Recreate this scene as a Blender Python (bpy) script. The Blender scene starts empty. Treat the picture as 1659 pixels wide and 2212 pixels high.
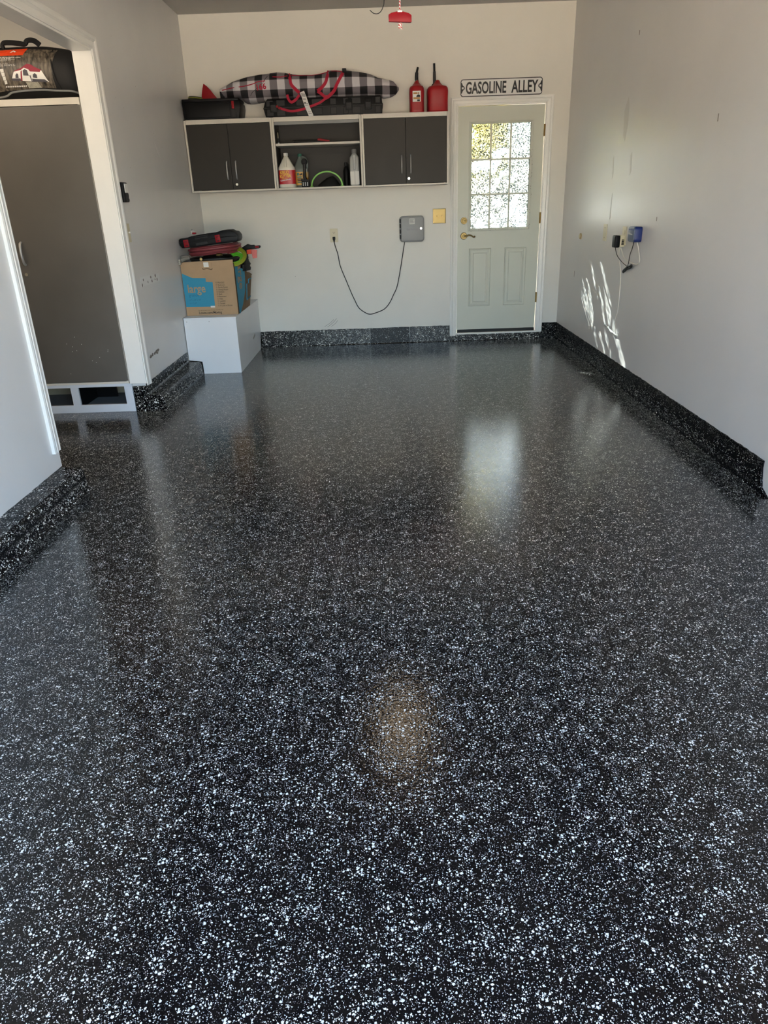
import bpy, bmesh, math, random
from mathutils import Vector, Matrix, noise
random.seed(7)
S = bpy.context.scene
COL = S.collection
# ------------------------------------------------------------------ camera
D, XL, XR, H = 7.522, -1.723, 1.803, 2.93      # back wall, left wall, right wall, ceiling
HC, PITCH, ROLL, YAW = 1.339, 0.4095, 0.0345, 0.0067
cd = bpy.data.cameras.new('camera'); cam = bpy.data.objects.new('camera', cd); COL.objects.link(cam)
cd.sensor_fit = 'HORIZONTAL'; cd.sensor_width = 36.0; cd.lens = 1533.0 * 36.0 / 1659.0
cd.clip_start = 0.02
_f = Vector((0, math.cos(PITCH), -math.sin(PITCH))); _d = Vector((0, -math.sin(PITCH), -math.cos(PITCH))); _r = Vector((1, 0, 0))
_r, _d = math.cos(ROLL) * _r + math.sin(ROLL) * _d, -math.sin(ROLL) * _r + math.cos(ROLL) * _d
_Z = Matrix.Rotation(YAW, 3, 'Z'); _r, _d, _f = _Z @ _r, _Z @ _d, _Z @ _f
m = Matrix((_r, -_d, -_f)).transposed().to_4x4(); m.translation = (0, 0, HC); cam.matrix_world = m
S.camera = cam
# ------------------------------------------------------------------ sky, sun, exposure
SUN_DIR = Vector((0.63, -1.60, -1.05)).normalized()     # the way the sunlight travels (low sun behind the house)
w = bpy.data.worlds.new('sky'); S.world = w; w.use_nodes = True
nt = w.node_tree; nt.nodes.clear()
sky = nt.nodes.new('ShaderNodeTexSky'); sky.sky_type = 'NISHITA'; sky.sun_disc = False
sky.sun_elevation = math.asin(-SUN_DIR.z); sky.sun_rotation = math.atan2(-SUN_DIR.x, -SUN_DIR.y)
sky.air_density = 1.0; sky.dust_density = 3.2; sky.ozone_density = 1.0
bg = nt.nodes.new('ShaderNodeBackground'); bg.inputs['Strength'].default_value = 1.0
wo = nt.nodes.new('ShaderNodeOutputWorld')
nt.links.new(sky.outputs[0], bg.inputs['Color']); nt.links.new(bg.outputs[0], wo.inputs['Surface'])
sl = bpy.data.lights.new('sun', 'SUN'); sl.energy = 105.0; sl.angle = math.radians(0.40); sl.color = (1.0, 0.88, 0.72)
so = bpy.data.objects.new('sun', sl); COL.objects.link(so)
so.rotation_euler = SUN_DIR.to_track_quat('-Z', 'Y').to_euler(); so.location = (-6, 18, 12)
vs = S.view_settings; vs.view_transform = 'Standard'; vs.look = 'None'; vs.gamma = 1.0; vs.use_curve_mapping = False
vs.exposure = 1.14

# ------------------------------------------------------------------ helpers
def lin(c):
    return tuple(((v / 255) / 12.92 if v / 255 <= 0.04045 else ((v / 255 + 0.055) / 1.055) ** 2.4) for v in c) + (1.0,)

def pmat(name, rgb, rough=0.5, metal=0.0, spec=0.5, var=0.0, vscale=6.0, bump=0.0, bscale=200.0, emit=None, alpha=1.0, trans=0.0, rvar=0.0):
    mt = bpy.data.materials.new(name); mt.use_nodes = True
    n = mt.node_tree; p = n.nodes['Principled BSDF']
    p.inputs['Base Color'].default_value = lin(rgb); p.inputs['Roughness'].default_value = rough
    p.inputs['Metallic'].default_value = metal; p.inputs['Specular IOR Level'].default_value = spec
    p.inputs['Alpha'].default_value = alpha; p.inputs['Transmission Weight'].default_value = trans
    geo = n.nodes.new('ShaderNodeNewGeometry')
    if var or rvar:
        nz = n.nodes.new('ShaderNodeTexNoise'); nz.inputs['Scale'].default_value = vscale; nz.inputs['Detail'].default_value = 5
        n.links.new(geo.outputs['Position'], nz.inputs['Vector'])
        if var:
            mp = n.nodes.new('ShaderNodeMapRange'); mp.inputs[1].default_value = 0.3; mp.inputs[2].default_value = 0.7
            mp.inputs[3].default_value = 1 - var; mp.inputs[4].default_value = 1 + var * 0.4
            n.links.new(nz.outputs['Fac'], mp.inputs[0])
            mx = n.nodes.new('ShaderNodeMix'); mx.data_type = 'RGBA'; mx.blend_type = 'MULTIPLY'; mx.inputs['Factor'].default_value = 1
            mx.inputs[6].default_value = lin(rgb); n.links.new(mp.outputs[0], mx.inputs[7]); n.links.new(mx.outputs[2], p.inputs['Base Color'])
        if rvar:
            mr = n.nodes.new('ShaderNodeMapRange'); mr.inputs[3].default_value = rough - rvar; mr.inputs[4].default_value = rough + rvar
            n.links.new(nz.outputs['Fac'], mr.inputs[0]); n.links.new(mr.outputs[0], p.inputs['Roughness'])
    if bump:
        nb = n.nodes.new('ShaderNodeTexNoise'); nb.inputs['Scale'].default_value = bscale; nb.inputs['Detail'].default_value = 3
        n.links.new(geo.outputs['Position'], nb.inputs['Vector'])
        bp = n.nodes.new('ShaderNodeBump'); bp.inputs['Strength'].default_value = bump; bp.inputs['Distance'].default_value = 0.002
        n.links.new(nb.outputs['Fac'], bp.inputs['Height']); n.links.new(bp.outputs[0], p.inputs['Normal'])
    if emit:
        p.inputs['Emission Color'].default_value = lin(rgb); p.inputs['Emission Strength'].default_value = emit
    return mt

def wall_mat(name, rgb, rough=0.38, speck=0.5):
    """semi-gloss paint with faint roller texture, blotches and scattered dark fly specks"""
    mt = pmat(name, rgb, rough, var=0.05, vscale=1.7, bump=0.12, bscale=120, rvar=0.05)
    n = mt.node_tree; p = n.nodes['Principled BSDF']; geo = [x for x in n.nodes if x.type == 'NEW_GEOMETRY'][0]
    src = p.inputs['Base Color'].links[0].from_socket
    vo = n.nodes.new('ShaderNodeTexVoronoi'); vo.inputs['Scale'].default_value = 7.0
    n.links.new(geo.outputs['Position'], vo.inputs['Vector'])
    sep = n.nodes.new('ShaderNodeSeparateColor'); n.links.new(vo.outputs['Color'], sep.inputs[0])
    pw = n.nodes.new('ShaderNodeMath'); pw.operation = 'POWER'; n.links.new(sep.outputs[0], pw.inputs[0]); pw.inputs[1].default_value = 5
    ml = n.nodes.new('ShaderNodeMath'); ml.operation = 'MULTIPLY'; n.links.new(pw.outputs[0], ml.inputs[0]); ml.inputs[1].default_value = 0.05 * speck
    lt = n.nodes.new('ShaderNodeMath'); lt.operation = 'LESS_THAN'; n.links.new(vo.outputs['Distance'], lt.inputs[0]); n.links.new(ml.outputs[0], lt.inputs[1])
    mx = n.nodes.new('ShaderNodeMix'); mx.data_type = 'RGBA'; n.links.new(lt.outputs[0], mx.inputs['Factor'])
    n.links.new(src, mx.inputs[6]); mx.inputs[7].default_value = lin((95, 84, 70)); n.links.new(mx.outputs[2], p.inputs['Base Color'])
    return mt

def flake_mat(name, dens=1.0, base=(1, 1, 4), flake=(226, 223, 214), coat_rough=0.11, peel=0.30, fs=1.0, coat=1.0):
    """black epoxy broadcast with white vinyl chips under a glossy orange-peel top coat"""
    mt = bpy.data.materials.new(name); mt.use_nodes = True; n = mt.node_tree; p = n.nodes['Principled BSDF']; L = n.links.new
    geo = n.nodes.new('ShaderNodeNewGeometry')
    wob = n.nodes.new('ShaderNodeTexNoise'); wob.inputs['Scale'].default_value = 260; wob.inputs['Detail'].default_value = 1
    L(geo.outputs['Position'], wob.inputs['Vector'])
    wv = n.nodes.new('ShaderNodeVectorMath'); wv.operation = 'SCALE'; wv.inputs['Scale'].default_value = 0.0045
    L(wob.outputs['Color'], wv.inputs[0])
    wa = n.nodes.new('ShaderNodeVectorMath'); wa.operation = 'ADD'; L(geo.outputs['Position'], wa.inputs[0]); L(wv.outputs[0], wa.inputs[1])
    clus = n.nodes.new('ShaderNodeTexNoise'); clus.inputs['Scale'].default_value = 22; clus.inputs['Detail'].default_value = 4
    L(geo.outputs['Position'], clus.inputs['Vector'])
    cm = n.nodes.new('ShaderNodeMapRange'); cm.inputs[1].default_value = 0.3; cm.inputs[2].default_value = 0.7
    cm.inputs[3].default_value = 0.66 * dens; cm.inputs[4].default_value = 1.12 * dens; L(clus.outputs['Fac'], cm.inputs[0])
    masks = []
    for sc, power, amp in ((125.0, 2.6, 0.50), (210.0, 1.7, 0.46), (380.0, 1.3, 0.42)):
        vo = n.nodes.new('ShaderNodeTexVoronoi'); vo.inputs['Scale'].default_value = sc * fs; L(wa.outputs[0], vo.inputs['Vector'])
        sep = n.nodes.new('ShaderNodeSeparateColor'); L(vo.outputs['Color'], sep.inputs[0])
        pw = n.nodes.new('ShaderNodeMath'); pw.operation = 'POWER'; L(sep.outputs[0], pw.inputs[0]); pw.inputs[1].default_value = power
        ml = n.nodes.new('ShaderNodeMath'); ml.operation = 'MULTIPLY'; L(pw.outputs[0], ml.inputs[0]); L(cm.outputs[0], ml.inputs[1])
        m2 = n.nodes.new('ShaderNodeMath'); m2.operation = 'MULTIPLY'; L(ml.outputs[0], m2.inputs[0]); m2.inputs[1].default_value = amp
        df = n.nodes.new('ShaderNodeMath'); df.operation = 'SUBTRACT'; L(m2.outputs[0], df.inputs[0]); L(vo.outputs['Distance'], df.inputs[1])
        mr = n.nodes.new('ShaderNodeMapRange'); mr.inputs[1].default_value = -0.02; mr.inputs[2].default_value = 0.05; L(df.outputs[0], mr.inputs[0])
        masks.append(mr)
    mxm = n.nodes.new('ShaderNodeMath'); mxm.operation = 'MAXIMUM'; L(masks[0].outputs[0], mxm.inputs[0]); L(masks[1].outputs[0], mxm.inputs[1])
    mx3 = n.nodes.new('ShaderNodeMath'); mx3.operation = 'MAXIMUM'; L(mxm.outputs[0], mx3.inputs[0]); L(masks[2].outputs[0], mx3.inputs[1]); mxm = mx3
    mx = n.nodes.new('ShaderNodeMix'); mx.data_type = 'RGBA'; L(mxm.outputs[0], mx.inputs['Factor'])
    mx.inputs[6].default_value = lin(base); mx.inputs[7].default_value = lin(flake)
    L(mx.outputs[2], p.inputs['Base Color']); p.inputs['Roughness'].default_value = 0.6; p.inputs['Specular IOR Level'].default_value = 0.0
    p.inputs['Coat Weight'].default_value = coat; p.inputs['Coat Roughness'].default_value = coat_rough; p.inputs['Coat IOR'].default_value = 1.45
    pe = n.nodes.new('ShaderNodeTexNoise'); pe.inputs['Scale'].default_value = 120; pe.inputs['Detail'].default_value = 2; L(geo.outputs['Position'], pe.inputs['Vector'])
    bp = n.nodes.new('ShaderNodeBump'); bp.inputs['Strength'].default_value = peel; bp.inputs['Distance'].default_value = 0.002
    L(pe.outputs['Fac'], bp.inputs['Height']); L(bp.outputs[0], p.inputs['Coat Normal'])
    return mt

class MB:
    """collects shapes into one mesh"""
    def __init__(s): s.bm = bmesh.new()
    def _merge(s, b, mat=None):
        if mat is not None: b.transform(mat)
        me = bpy.data.meshes.new('tmp'); b.to_mesh(me); b.free(); s.bm.from_mesh(me); bpy.data.meshes.remove(me); return s
    def box(s, x0, x1, y0, y1, z0, z1, bev=0.0, seg=2, mat=None):
        b = bmesh.new(); bmesh.ops.create_cube(b, size=1)
        for v in b.verts: v.co = Vector(((x0 + x1) / 2 + v.co.x * (x1 - x0), (y0 + y1) / 2 + v.co.y * (y1 - y0), (z0 + z1) / 2 + v.co.z * (z1 - z0)))
        if bev: bmesh.ops.bevel(b, geom=b.edges[:], offset=bev, segments=seg, affect='EDGES', profile=0.6)
        return s._merge(b, mat)
    def cyl(s, p0, p1, r0, r1=None, n=20):
        r1 = r0 if r1 is None else r1; p0, p1 = Vector(p0), Vector(p1); d = p1 - p0
        b = bmesh.new(); bmesh.ops.create_cone(b, cap_ends=True, segments=n, radius1=r0, radius2=r1, depth=d.length)
        return s._merge(b, Matrix.Translation((p0 + p1) / 2) @ d.to_track_quat('Z', 'Y').to_matrix().to_4x4())
    def ball(s, c, r, sx=1, sy=1, sz=1, n=12):
        b = bmesh.new(); bmesh.ops.create_uvsphere(b, u_segments=n * 2, v_segments=n, radius=r)
        return s._merge(b, Matrix.Translation(c) @ Matrix.Diagonal((sx, sy, sz, 1)))
    def prism(s, poly, fmap, t0, t1, bev=0.0):
        """poly = 2-D outline, fmap(a, b, t) -> xyz, extruded from t0 to t1"""
        b = bmesh.new(); lo = [b.verts.new(fmap(p[0], p[1], t0)) for p in poly]; hi = [b.verts.new(fmap(p[0], p[1], t1)) for p in poly]
        b.faces.new(lo); b.faces.new(hi[::-1]); k = len(poly)
        for i in range(k): b.faces.new((lo[i], hi[i], hi[(i + 1) % k], lo[(i + 1) % k]))
        bmesh.ops.recalc_face_normals(b, faces=b.faces[:])
        if bev: bmesh.ops.bevel(b, geom=b.edges[:], offset=bev, segments=2, affect='EDGES', profile=0.6)
        return s._merge(b)
    def rings(s, rs, closed_ring=True, cap=True, loop=False):
        b = bmesh.new(); V = [[b.verts.new(p) for p in r] for r in rs]; k = len(V[0])
        rng = range(len(V)) if loop else range(len(V) - 1)
        for i in rng:
            a, c = V[i], V[(i + 1) % len(V)]
            for j in range(k if closed_ring else k - 1): b.faces.new((a[j], a[(j + 1) % k], c[(j + 1) % k], c[j]))
        if cap and closed_ring and not loop: b.faces.new(V[0][::-1]); b.faces.new(V[-1])
        bmesh.ops.recalc_face_normals(b, faces=b.faces[:])
        return s._merge(b)
    def loft(s, secs, n=32, cap=True):
        """secs: (cx, cy, z, hx, hy, exponent) super-elliptic sections stacked in z"""
        rs = []
        for cx, cy, z, hx, hy, e in secs:
            r = []
            for i in range(n):
                t = 2 * math.pi * (i + 0.5) / n; c, q = math.cos(t), math.sin(t)
                r.append((cx + hx * math.copysign(abs(c) ** (2 / e), c), cy + hy * math.copysign(abs(q) ** (2 / e), q), z))
            rs.append(r)
        return s.rings(rs, cap=cap)
    def tube(s, pts, r, n=8, closed=False, sub=6, flat=None):
        pts = spline(pts, sub, closed) if sub > 1 else [Vector(p) for p in pts]
        rs = []; k = len(pts); prev = None
        for i, p in enumerate(pts):
            a = pts[(i - 1) % k] if (closed or i > 0) else p; c = pts[(i + 1) % k] if (closed or i < k - 1) else p
            t = (c - a).normalized()
            if prev is None:
                u = t.cross(Vector((0, 0, 1)));  u = u if u.length > 0.1 else t.cross(Vector((0, 1, 0))); u.normalize()
            else:
                u = prev - t * prev.dot(t); u.normalize()
            prev = u; v = t.cross(u); rr = r(i / (k - 1)) if callable(r) else r
            rs.append([p + (u * math.cos(2 * math.pi * j / n) + v * math.sin(2 * math.pi * j / n)) * rr for j in range(n)])
        return s.rings(rs, loop=closed)
    def ribbon(s, pts, width, thick, nrm=(0, -1, 0), sub=5):
        """flat strap following pts, lying square to nrm"""
        pts = spline(pts, sub) if sub > 1 else [Vector(p) for p in pts]; N0 = Vector(nrm); rs = []
        for i, p in enumerate(pts):
            a = pts[max(i - 1, 0)]; c = pts[min(i + 1, len(pts) - 1)]; t = (c - a).normalized()
            sd = t.cross(N0); sd.normalize(); nn = sd.cross(t).normalized()
            rs.append([p + sd * width / 2 + nn * thick / 2, p - sd * width / 2 + nn * thick / 2, p - sd * width / 2 - nn * thick / 2, p + sd * width / 2 - nn * thick / 2])
        return s.rings(rs)
    def build(s, name, mat, parent=None, smooth=False):
        me = bpy.data.meshes.new(name); s.bm.to_mesh(me); s.bm.free(); me.materials.append(mat)
        if smooth:
            for f in me.polygons: f.use_smooth = True
            try: me.set_sharp_from_angle(angle=math.radians(40))
            except Exception: pass
        o = bpy.data.objects.new(name, me); COL.objects.link(o)
        if parent is not None: adopt(o, parent)
        return o

def adopt(o, parent):
    o.parent = parent
    o.matrix_parent_inverse = parent_world(parent).inverted()
def parent_world(o):
    mloc = Matrix.Translation(o.location) @ o.rotation_euler.to_matrix().to_4x4()
    if o.parent is None: return mloc
    return parent_world(o.parent) @ o.matrix_parent_inverse @ mloc

def spline(P, sub=6, closed=False):
    P = [Vector(p) for p in P]; out = []; k = len(P)
    for i in range(k if closed else k - 1):
        p1, p2 = P[i], P[(i + 1) % k]
        p0 = P[(i - 1) % k] if (closed or i > 0) else p1 * 2 - p2
        p3 = P[(i + 2) % k] if (closed or i < k - 2) else p2 * 2 - p1
        for j in range(sub):
            t = j / sub
            out.append(0.5 * ((2 * p1) + (p2 - p0) * t + (2 * p0 - 5 * p1 + 4 * p2 - p3) * t * t + (3 * p1 - p0 - 3 * p2 + p3) * t ** 3))
    if not closed: out.append(P[-1])
    return out

def tag(o, label, cat=None, group=None, kind=None):
    o['label'] = label
    if cat: o['category'] = cat
    if group: o['group'] = group
    if kind: o['kind'] = kind
    return o
def thing(name, loc, label, cat, group=None, kind=None):
    o = bpy.data.objects.new(name, None); COL.objects.link(o); o.location = loc; o.empty_display_size = 0.05
    return tag(o, label, cat, group, kind)

def text(s, size, loc, mat, parent, name='lettering', face='front', sx=1.0, extrude=0.0004, bold=0.0, align='LEFT', shear=0.0, rot=0.0, warp=None):
    """lettering as a thin mesh; face: 'front' reads along +X facing -Y, 'right' faces +X, 'left' faces -X"""
    cu = bpy.data.curves.new('txt', 'FONT'); cu.body = s; cu.size = size; cu.extrude = extrude; cu.offset = bold; cu.align_x = align; cu.shear = shear
    cu.resolution_u = 3
    ob = bpy.data.objects.new('txt', cu); me = bpy.data.meshes.new_from_object(ob); bpy.data.objects.remove(ob); bpy.data.curves.remove(cu)
    R = {'front': Matrix.Rotation(math.pi / 2, 4, 'X'),
         'right': Matrix.Rotation(math.pi / 2, 4, 'Z') @ Matrix.Rotation(math.pi / 2, 4, 'X'),
         'left': Matrix.Rotation(-math.pi / 2, 4, 'Z') @ Matrix.Rotation(math.pi / 2, 4, 'X')}[face]
    me.transform(Matrix.Translation(loc) @ R @ Matrix.Rotation(rot, 4, 'Z') @ Matrix.Diagonal((sx, 1, 1, 1)))
    if warp:
        for v in me.vertices: v.co = warp(v.co)
    me.name = name; me.materials.clear(); me.materials.append(mat)
    o = bpy.data.objects.new(name, me); COL.objects.link(o); adopt(o, parent); return o

def rrect(x0, x1, z0, z1, r, n=6):
    out = []
    for cx, cz, a in ((x1 - r, z1 - r, 0), (x0 + r, z1 - r, 90), (x0 + r, z0 + r, 180), (x1 - r, z0 + r, 270)):
        for i in range(n + 1):
            t = math.radians(a + 90 * i / n); out.append((cx + r * math.cos(t), cz + r * math.sin(t)))
    return out
FXZ = lambda a, b, t: (a, t, b)       # outline in X-Z, extruded along Y
FYZ = lambda a, b, t: (t, a, b)       # outline in Y-Z, extruded along X
FXY = lambda a, b, t: (a, b, t)

# ------------------------------------------------------------------ materials
M = {}
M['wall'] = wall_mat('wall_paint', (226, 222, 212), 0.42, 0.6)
M['wall_side'] = wall_mat('wall_paint_left_lit', (224, 222, 219), 0.33, 0.45)  # same paint as the right wall, lighter for the stronger daylight here
M['wall_r'] = wall_mat('wall_paint_right_shaded', (208, 205, 202), 0.33, 0.45)  # same paint darkened: weaker daylight on this wall is put into the colour
M['ceil'] = pmat('ceiling_paint', (190, 187, 180), 0.8, bump=0.2, bscale=90)
M['trim'] = pmat('trim_gloss_white', (238, 236, 230), 0.3, var=0.03)
M['doorpaint'] = wall_mat('door_paint', (206, 208, 194), 0.36, 0.75)
M['floor'] = flake_mat('flake_epoxy_floor', 0.94, coat_rough=.085)
M['curb'] = flake_mat('flake_epoxy_curb', 1.0, peel=0.5, coat_rough=0.15, fs=0.62, coat=0.5)
M['curb2'] = flake_mat('flake_epoxy_sparse', 0.72, peel=0.5, coat_rough=0.15, fs=0.62, coat=0.35)
M['joint'] = pmat('joint_epoxy', (10, 10, 12), 0.2)
M['cabframe'] = pmat('cabinet_edge', (214, 207, 194), 0.4, var=0.04)
M['cabdoor'] = pmat('cabinet_door_laminate', (48, 44, 39), 0.45, spec=.25, var=0.10, vscale=5, rvar=0.06)
M['cabdoor2'] = pmat('tall_cabinet_laminate', (92, 87, 81), 0.45, var=0.12, vscale=4, rvar=0.06)
M['cabin'] = pmat('cabinet_interior', (52, 49, 45), 0.6)
M['silver'] = pmat('brushed_nickel', (190, 189, 186), 0.35, metal=.55)
M['chrome'] = pmat('lock_chrome', (225, 222, 212), 0.2, metal=1.0)
M['brass'] = pmat('polished_brass', (112, 96, 62), 0.28, metal=1.0)
M['oldbrass'] = pmat('aged_brass', (120, 96, 52), 0.35, metal=1.0)
M['black'] = pmat('black_plastic', (12, 12, 13), 0.45, spec=.18)
M['blackm'] = pmat('black_matte', (16, 16, 17), 0.7)
M['blackr'] = pmat('black_rubber', (18, 18, 19), 0.5)
M['dgrey'] = pmat('dark_grey_plastic', (34, 34, 34), 0.5, spec=.3)
M['grey'] = pmat('grey_plastic', (132, 133, 132), 0.45)
M['lgrey'] = pmat('light_grey_plastic', (176, 178, 176), 0.4)
M['red'] = pmat('red_plastic', (138, 12, 24), 0.45, spec=.2)
M['gasred'] = pmat('gas_can_red', (160, 14, 24), 0.42, var=0.08, vscale=12)
M['strap'] = pmat('red_webbing', (176, 18, 52), 0.7, bump=0.3, bscale=900)
M['white'] = pmat('white_plastic', (236, 234, 228), 0.4)
M['paper'] = pmat('white_paper', (228, 226, 220), 0.6)
M['ivory'] = pmat('ivory_plate', (206, 196, 164), 0.35)
M['ink'] = pmat('black_ink', (26, 26, 28), 0.6)
M['greyink'] = pmat('grey_ink', (92, 78, 62), 0.7)
M['signwhite'] = pmat('sign_white', (226, 224, 220), 0.3)
M['signblack'] = pmat('sign_black', (14, 14, 15), 0.35)
M['card'] = pmat('cardboard', (178, 147, 112), 0.75, var=0.07, vscale=9)
M['cardin'] = pmat('cardboard_inside', (120, 96, 70), 0.85)
M['blueprint'] = pmat('box_blue_print', (48, 142, 172), 0.7, var=0.05)
M['blueink'] = pmat('box_dark_blue_print', (34, 112, 140), 0.7)
M['hose_red'] = pmat('hose_red_rubber', (128, 54, 58), 0.5)
M['hose_yel'] = pmat('hose_yellow', (146, 152, 44), 0.45)
M['hose_grn'] = pmat('hose_green', (92, 186, 46), 0.4)
M['lime'] = pmat('lime_plastic', (112, 184, 52), 0.4)
M['pinktrans'] = pmat('translucent_red', (232, 118, 112), 0.25, alpha=0.8)
M['orange'] = pmat('orange_red_plastic', (232, 72, 28), 0.4)
M['blue'] = pmat('blue_plastic', (13, 38, 100), 0.32)
M['slate'] = pmat('slate_label', (88, 98, 118), 0.4)
M['woodbox'] = pmat('white_painted_box', (232, 234, 236), 0.35, var=0.03, vscale=3)
M['basewhite'] = pmat('base_frame_paint', (206, 210, 216), 0.45, var=0.04)
M['basegrey'] = pmat('base_floor_grey', (120, 121, 122), 0.6)
M['beige'] = pmat('unpainted_wall', (188, 178, 154), 0.8, var=0.15, vscale=9)
M['scuff'] = pmat('scuff_grey', (128, 120, 112), 0.8)
M['patch'] = pmat('primer_patch', (232, 231, 228), 0.6)
M['tan'] = pmat('tan_plastic', (176, 150, 104), 0.5)
M['concrete'] = pmat('driveway_concrete', (176, 168, 155), 0.9, var=0.08, vscale=2)
M['patio'] = pmat('patio_stone', (120, 128, 134), 0.95, var=0.1, vscale=3)
M['shingle'] = pmat('roof_shingle', (90, 84, 78), 0.9)
M['siding'] = pmat('house_siding', (196, 192, 182), 0.8)
M['bark'] = pmat('tree_bark', (92, 74, 56), 0.9, var=0.2, vscale=20)
M['vinyl'] = pmat('cream_cord', (222, 216, 202), 0.45)

def leaf_mat(name, rgb):
    mt = bpy.data.materials.new(name); mt.use_nodes = True; n = mt.node_tree; n.nodes.clear()
    out = n.nodes.new('ShaderNodeOutputMaterial'); a = n.nodes.new('ShaderNodeBsdfDiffuse'); b = n.nodes.new('ShaderNodeBsdfTranslucent'); mx = n.nodes.new('ShaderNodeMixShader')
    a.inputs['Color'].default_value = lin(rgb); b.inputs['Color'].default_value = lin(rgb); mx.inputs[0].default_value = 0.5
    n.links.new(a.outputs[0], mx.inputs[1]); n.links.new(b.outputs[0], mx.inputs[2]); n.links.new(mx.outputs[0], out.inputs['Surface']); return mt
M['leafy'] = leaf_mat('yellow_leaf', (236, 222, 116))

def glass_mat():
    """pebbled obscure glass: clear in the dimples, milky on the pebbles"""
    mt = bpy.data.materials.new('pebbled_glass'); mt.use_nodes = True; n = mt.node_tree; n.nodes.clear(); L = n.links.new
    out = n.nodes.new('ShaderNodeOutputMaterial'); geo = n.nodes.new('ShaderNodeNewGeometry')
    nz = n.nodes.new('ShaderNodeTexNoise'); nz.inputs['Scale'].default_value = 100; nz.inputs['Detail'].default_value = 3; L(geo.outputs['Position'], nz.inputs['Vector'])
    cr = n.nodes.new('ShaderNodeValToRGB'); e = cr.color_ramp.elements; e[0].position = .43; e[0].color = (.09, .115, .13, 1); e[1].position = .57; e[1].color = (.68, .75, .80, 1)
    L(nz.outputs['Fac'], cr.inputs[0])
    tp = n.nodes.new('ShaderNodeBsdfTransparent'); L(cr.outputs[0], tp.inputs['Color'])
    tl = n.nodes.new('ShaderNodeBsdfTranslucent'); L(cr.outputs[0], tl.inputs['Color'])
    mx = n.nodes.new('ShaderNodeMixShader'); mx.inputs[0].default_value = .42; L(tp.outputs[0], mx.inputs[1]); L(tl.outputs[0], mx.inputs[2])
    gl = n.nodes.new('ShaderNodeBsdfGlossy'); gl.inputs['Roughness'].default_value = 0.15
    fr = n.nodes.new('ShaderNodeFresnel'); m2 = n.nodes.new('ShaderNodeMixShader')
    L(fr.outputs[0], m2.inputs[0]); L(mx.outputs[0], m2.inputs[1]); L(gl.outputs[0], m2.inputs[2]); L(m2.outputs[0], out.inputs['Surface']); return mt
M['glass'] = glass_mat()

def plaid_mat():
    mt = bpy.data.materials.new('buffalo_check_fabric'); mt.use_nodes = True; n = mt.node_tree; p = n.nodes['Principled BSDF']; L = n.links.new
    uv = n.nodes.new('ShaderNodeUVMap'); uv.uv_map = 'UVMap'; sep = n.nodes.new('ShaderNodeSeparateXYZ'); L(uv.outputs[0], sep.inputs[0])
    bands = []
    for k in (0, 1):
        a = n.nodes.new('ShaderNodeMath'); a.operation = 'FRACT'; L(sep.outputs[k], a.inputs[0])
        b = n.nodes.new('ShaderNodeMath'); b.operation = 'LESS_THAN'; L(a.outputs[0], b.inputs[0]); b.inputs[1].default_value = 0.5; bands.append(b)
    s = n.nodes.new('ShaderNodeMath'); s.operation = 'ADD'; L(bands[0].outputs[0], s.inputs[0]); L(bands[1].outputs[0], s.inputs[1])
    h = n.nodes.new('ShaderNodeMath'); h.operation = 'MULTIPLY'; L(s.outputs[0], h.inputs[0]); h.inputs[1].default_value = 0.5
    cr = n.nodes.new('ShaderNodeValToRGB'); cr.color_ramp.interpolation = 'CONSTANT'; e = cr.color_ramp.elements
    e[0].position = 0; e[0].color = lin((204, 200, 202)); e[1].position = 0.3; e[1].color = lin((120, 114, 118)); x = e.new(0.8); x.color = lin((18, 17, 19))
    L(h.outputs[0], cr.inputs[0]); L(cr.outputs[0], p.inputs['Base Color']); p.inputs['Roughness'].default_value = 0.75
    return mt
M['plaid'] = plaid_mat()

def tentprint_mat():
    """dark forest photo printed on the bag"""
    mt = pmat('forest_print', (74, 68, 58), 0.5); n = mt.node_tree; p = n.nodes['Principled BSDF']; L = n.links.new
    geo = [q for q in n.nodes if q.type == 'NEW_GEOMETRY'][0]
    mp = n.nodes.new('ShaderNodeMapping'); mp.inputs['Scale'].default_value = (60, 60, 14); L(geo.outputs['Position'], mp.inputs['Vector'])
    nz = n.nodes.new('ShaderNodeTexNoise'); nz.inputs['Scale'].default_value = 1.0; nz.inputs['Detail'].default_value = 6; L(mp.outputs[0], nz.inputs['Vector'])
    cr = n.nodes.new('ShaderNodeValToRGB'); e = cr.color_ramp.elements; e[0].position = 0.35; e[0].color = lin((34, 31, 26)); e[1].position = 0.75; e[1].color = lin((132, 120, 104))
    L(nz.outputs['Fac'], cr.inputs[0]); L(cr.outputs[0], p.inputs['Base Color']); return mt
M['forest'] = tentprint_mat()

# ================================================================== the setting
Y0 = 0.5                                   # line of the open garage door
def struct(name, mb, mat, label, cat, parent=None):
    o = mb.build(name, mat, parent)
    if parent is None: tag(o, label, cat, kind='structure')
    return o
struct('floor', MB().box(-3.4, XR + 0.12, Y0 - 0.05, D + 0.12, -0.12, 0.0), M['floor'], 'glossy black epoxy garage floor speckled with white flakes', 'floor')
struct('driveway', MB().box(-14, 14, -30, Y0 - 0.05, -0.14, -0.02), M['concrete'], 'pale concrete driveway outside the open garage door', 'driveway')
struct('patio', MB().box(-20, 20, D + 0.13, 40, -0.2, -0.08), M['patio'], 'pale grey patio outside behind the back door', 'patio')
struct('ceiling', MB().box(XL - 0.12, XR + 0.3, Y0 - 0.3, D + 0.3, H, H + 0.12), M['ceil'], 'flat grey painted garage ceiling', 'ceiling')
struct('roof', MB().prism([(XL - 2.2, H + 0.13), (XR + 0.6, H + 0.13), (-0.3, H + 1.1)], FXZ, Y0 - 0.4, D + 0.5), M['shingle'], 'shingled gable roof over the garage', 'roof')
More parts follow.
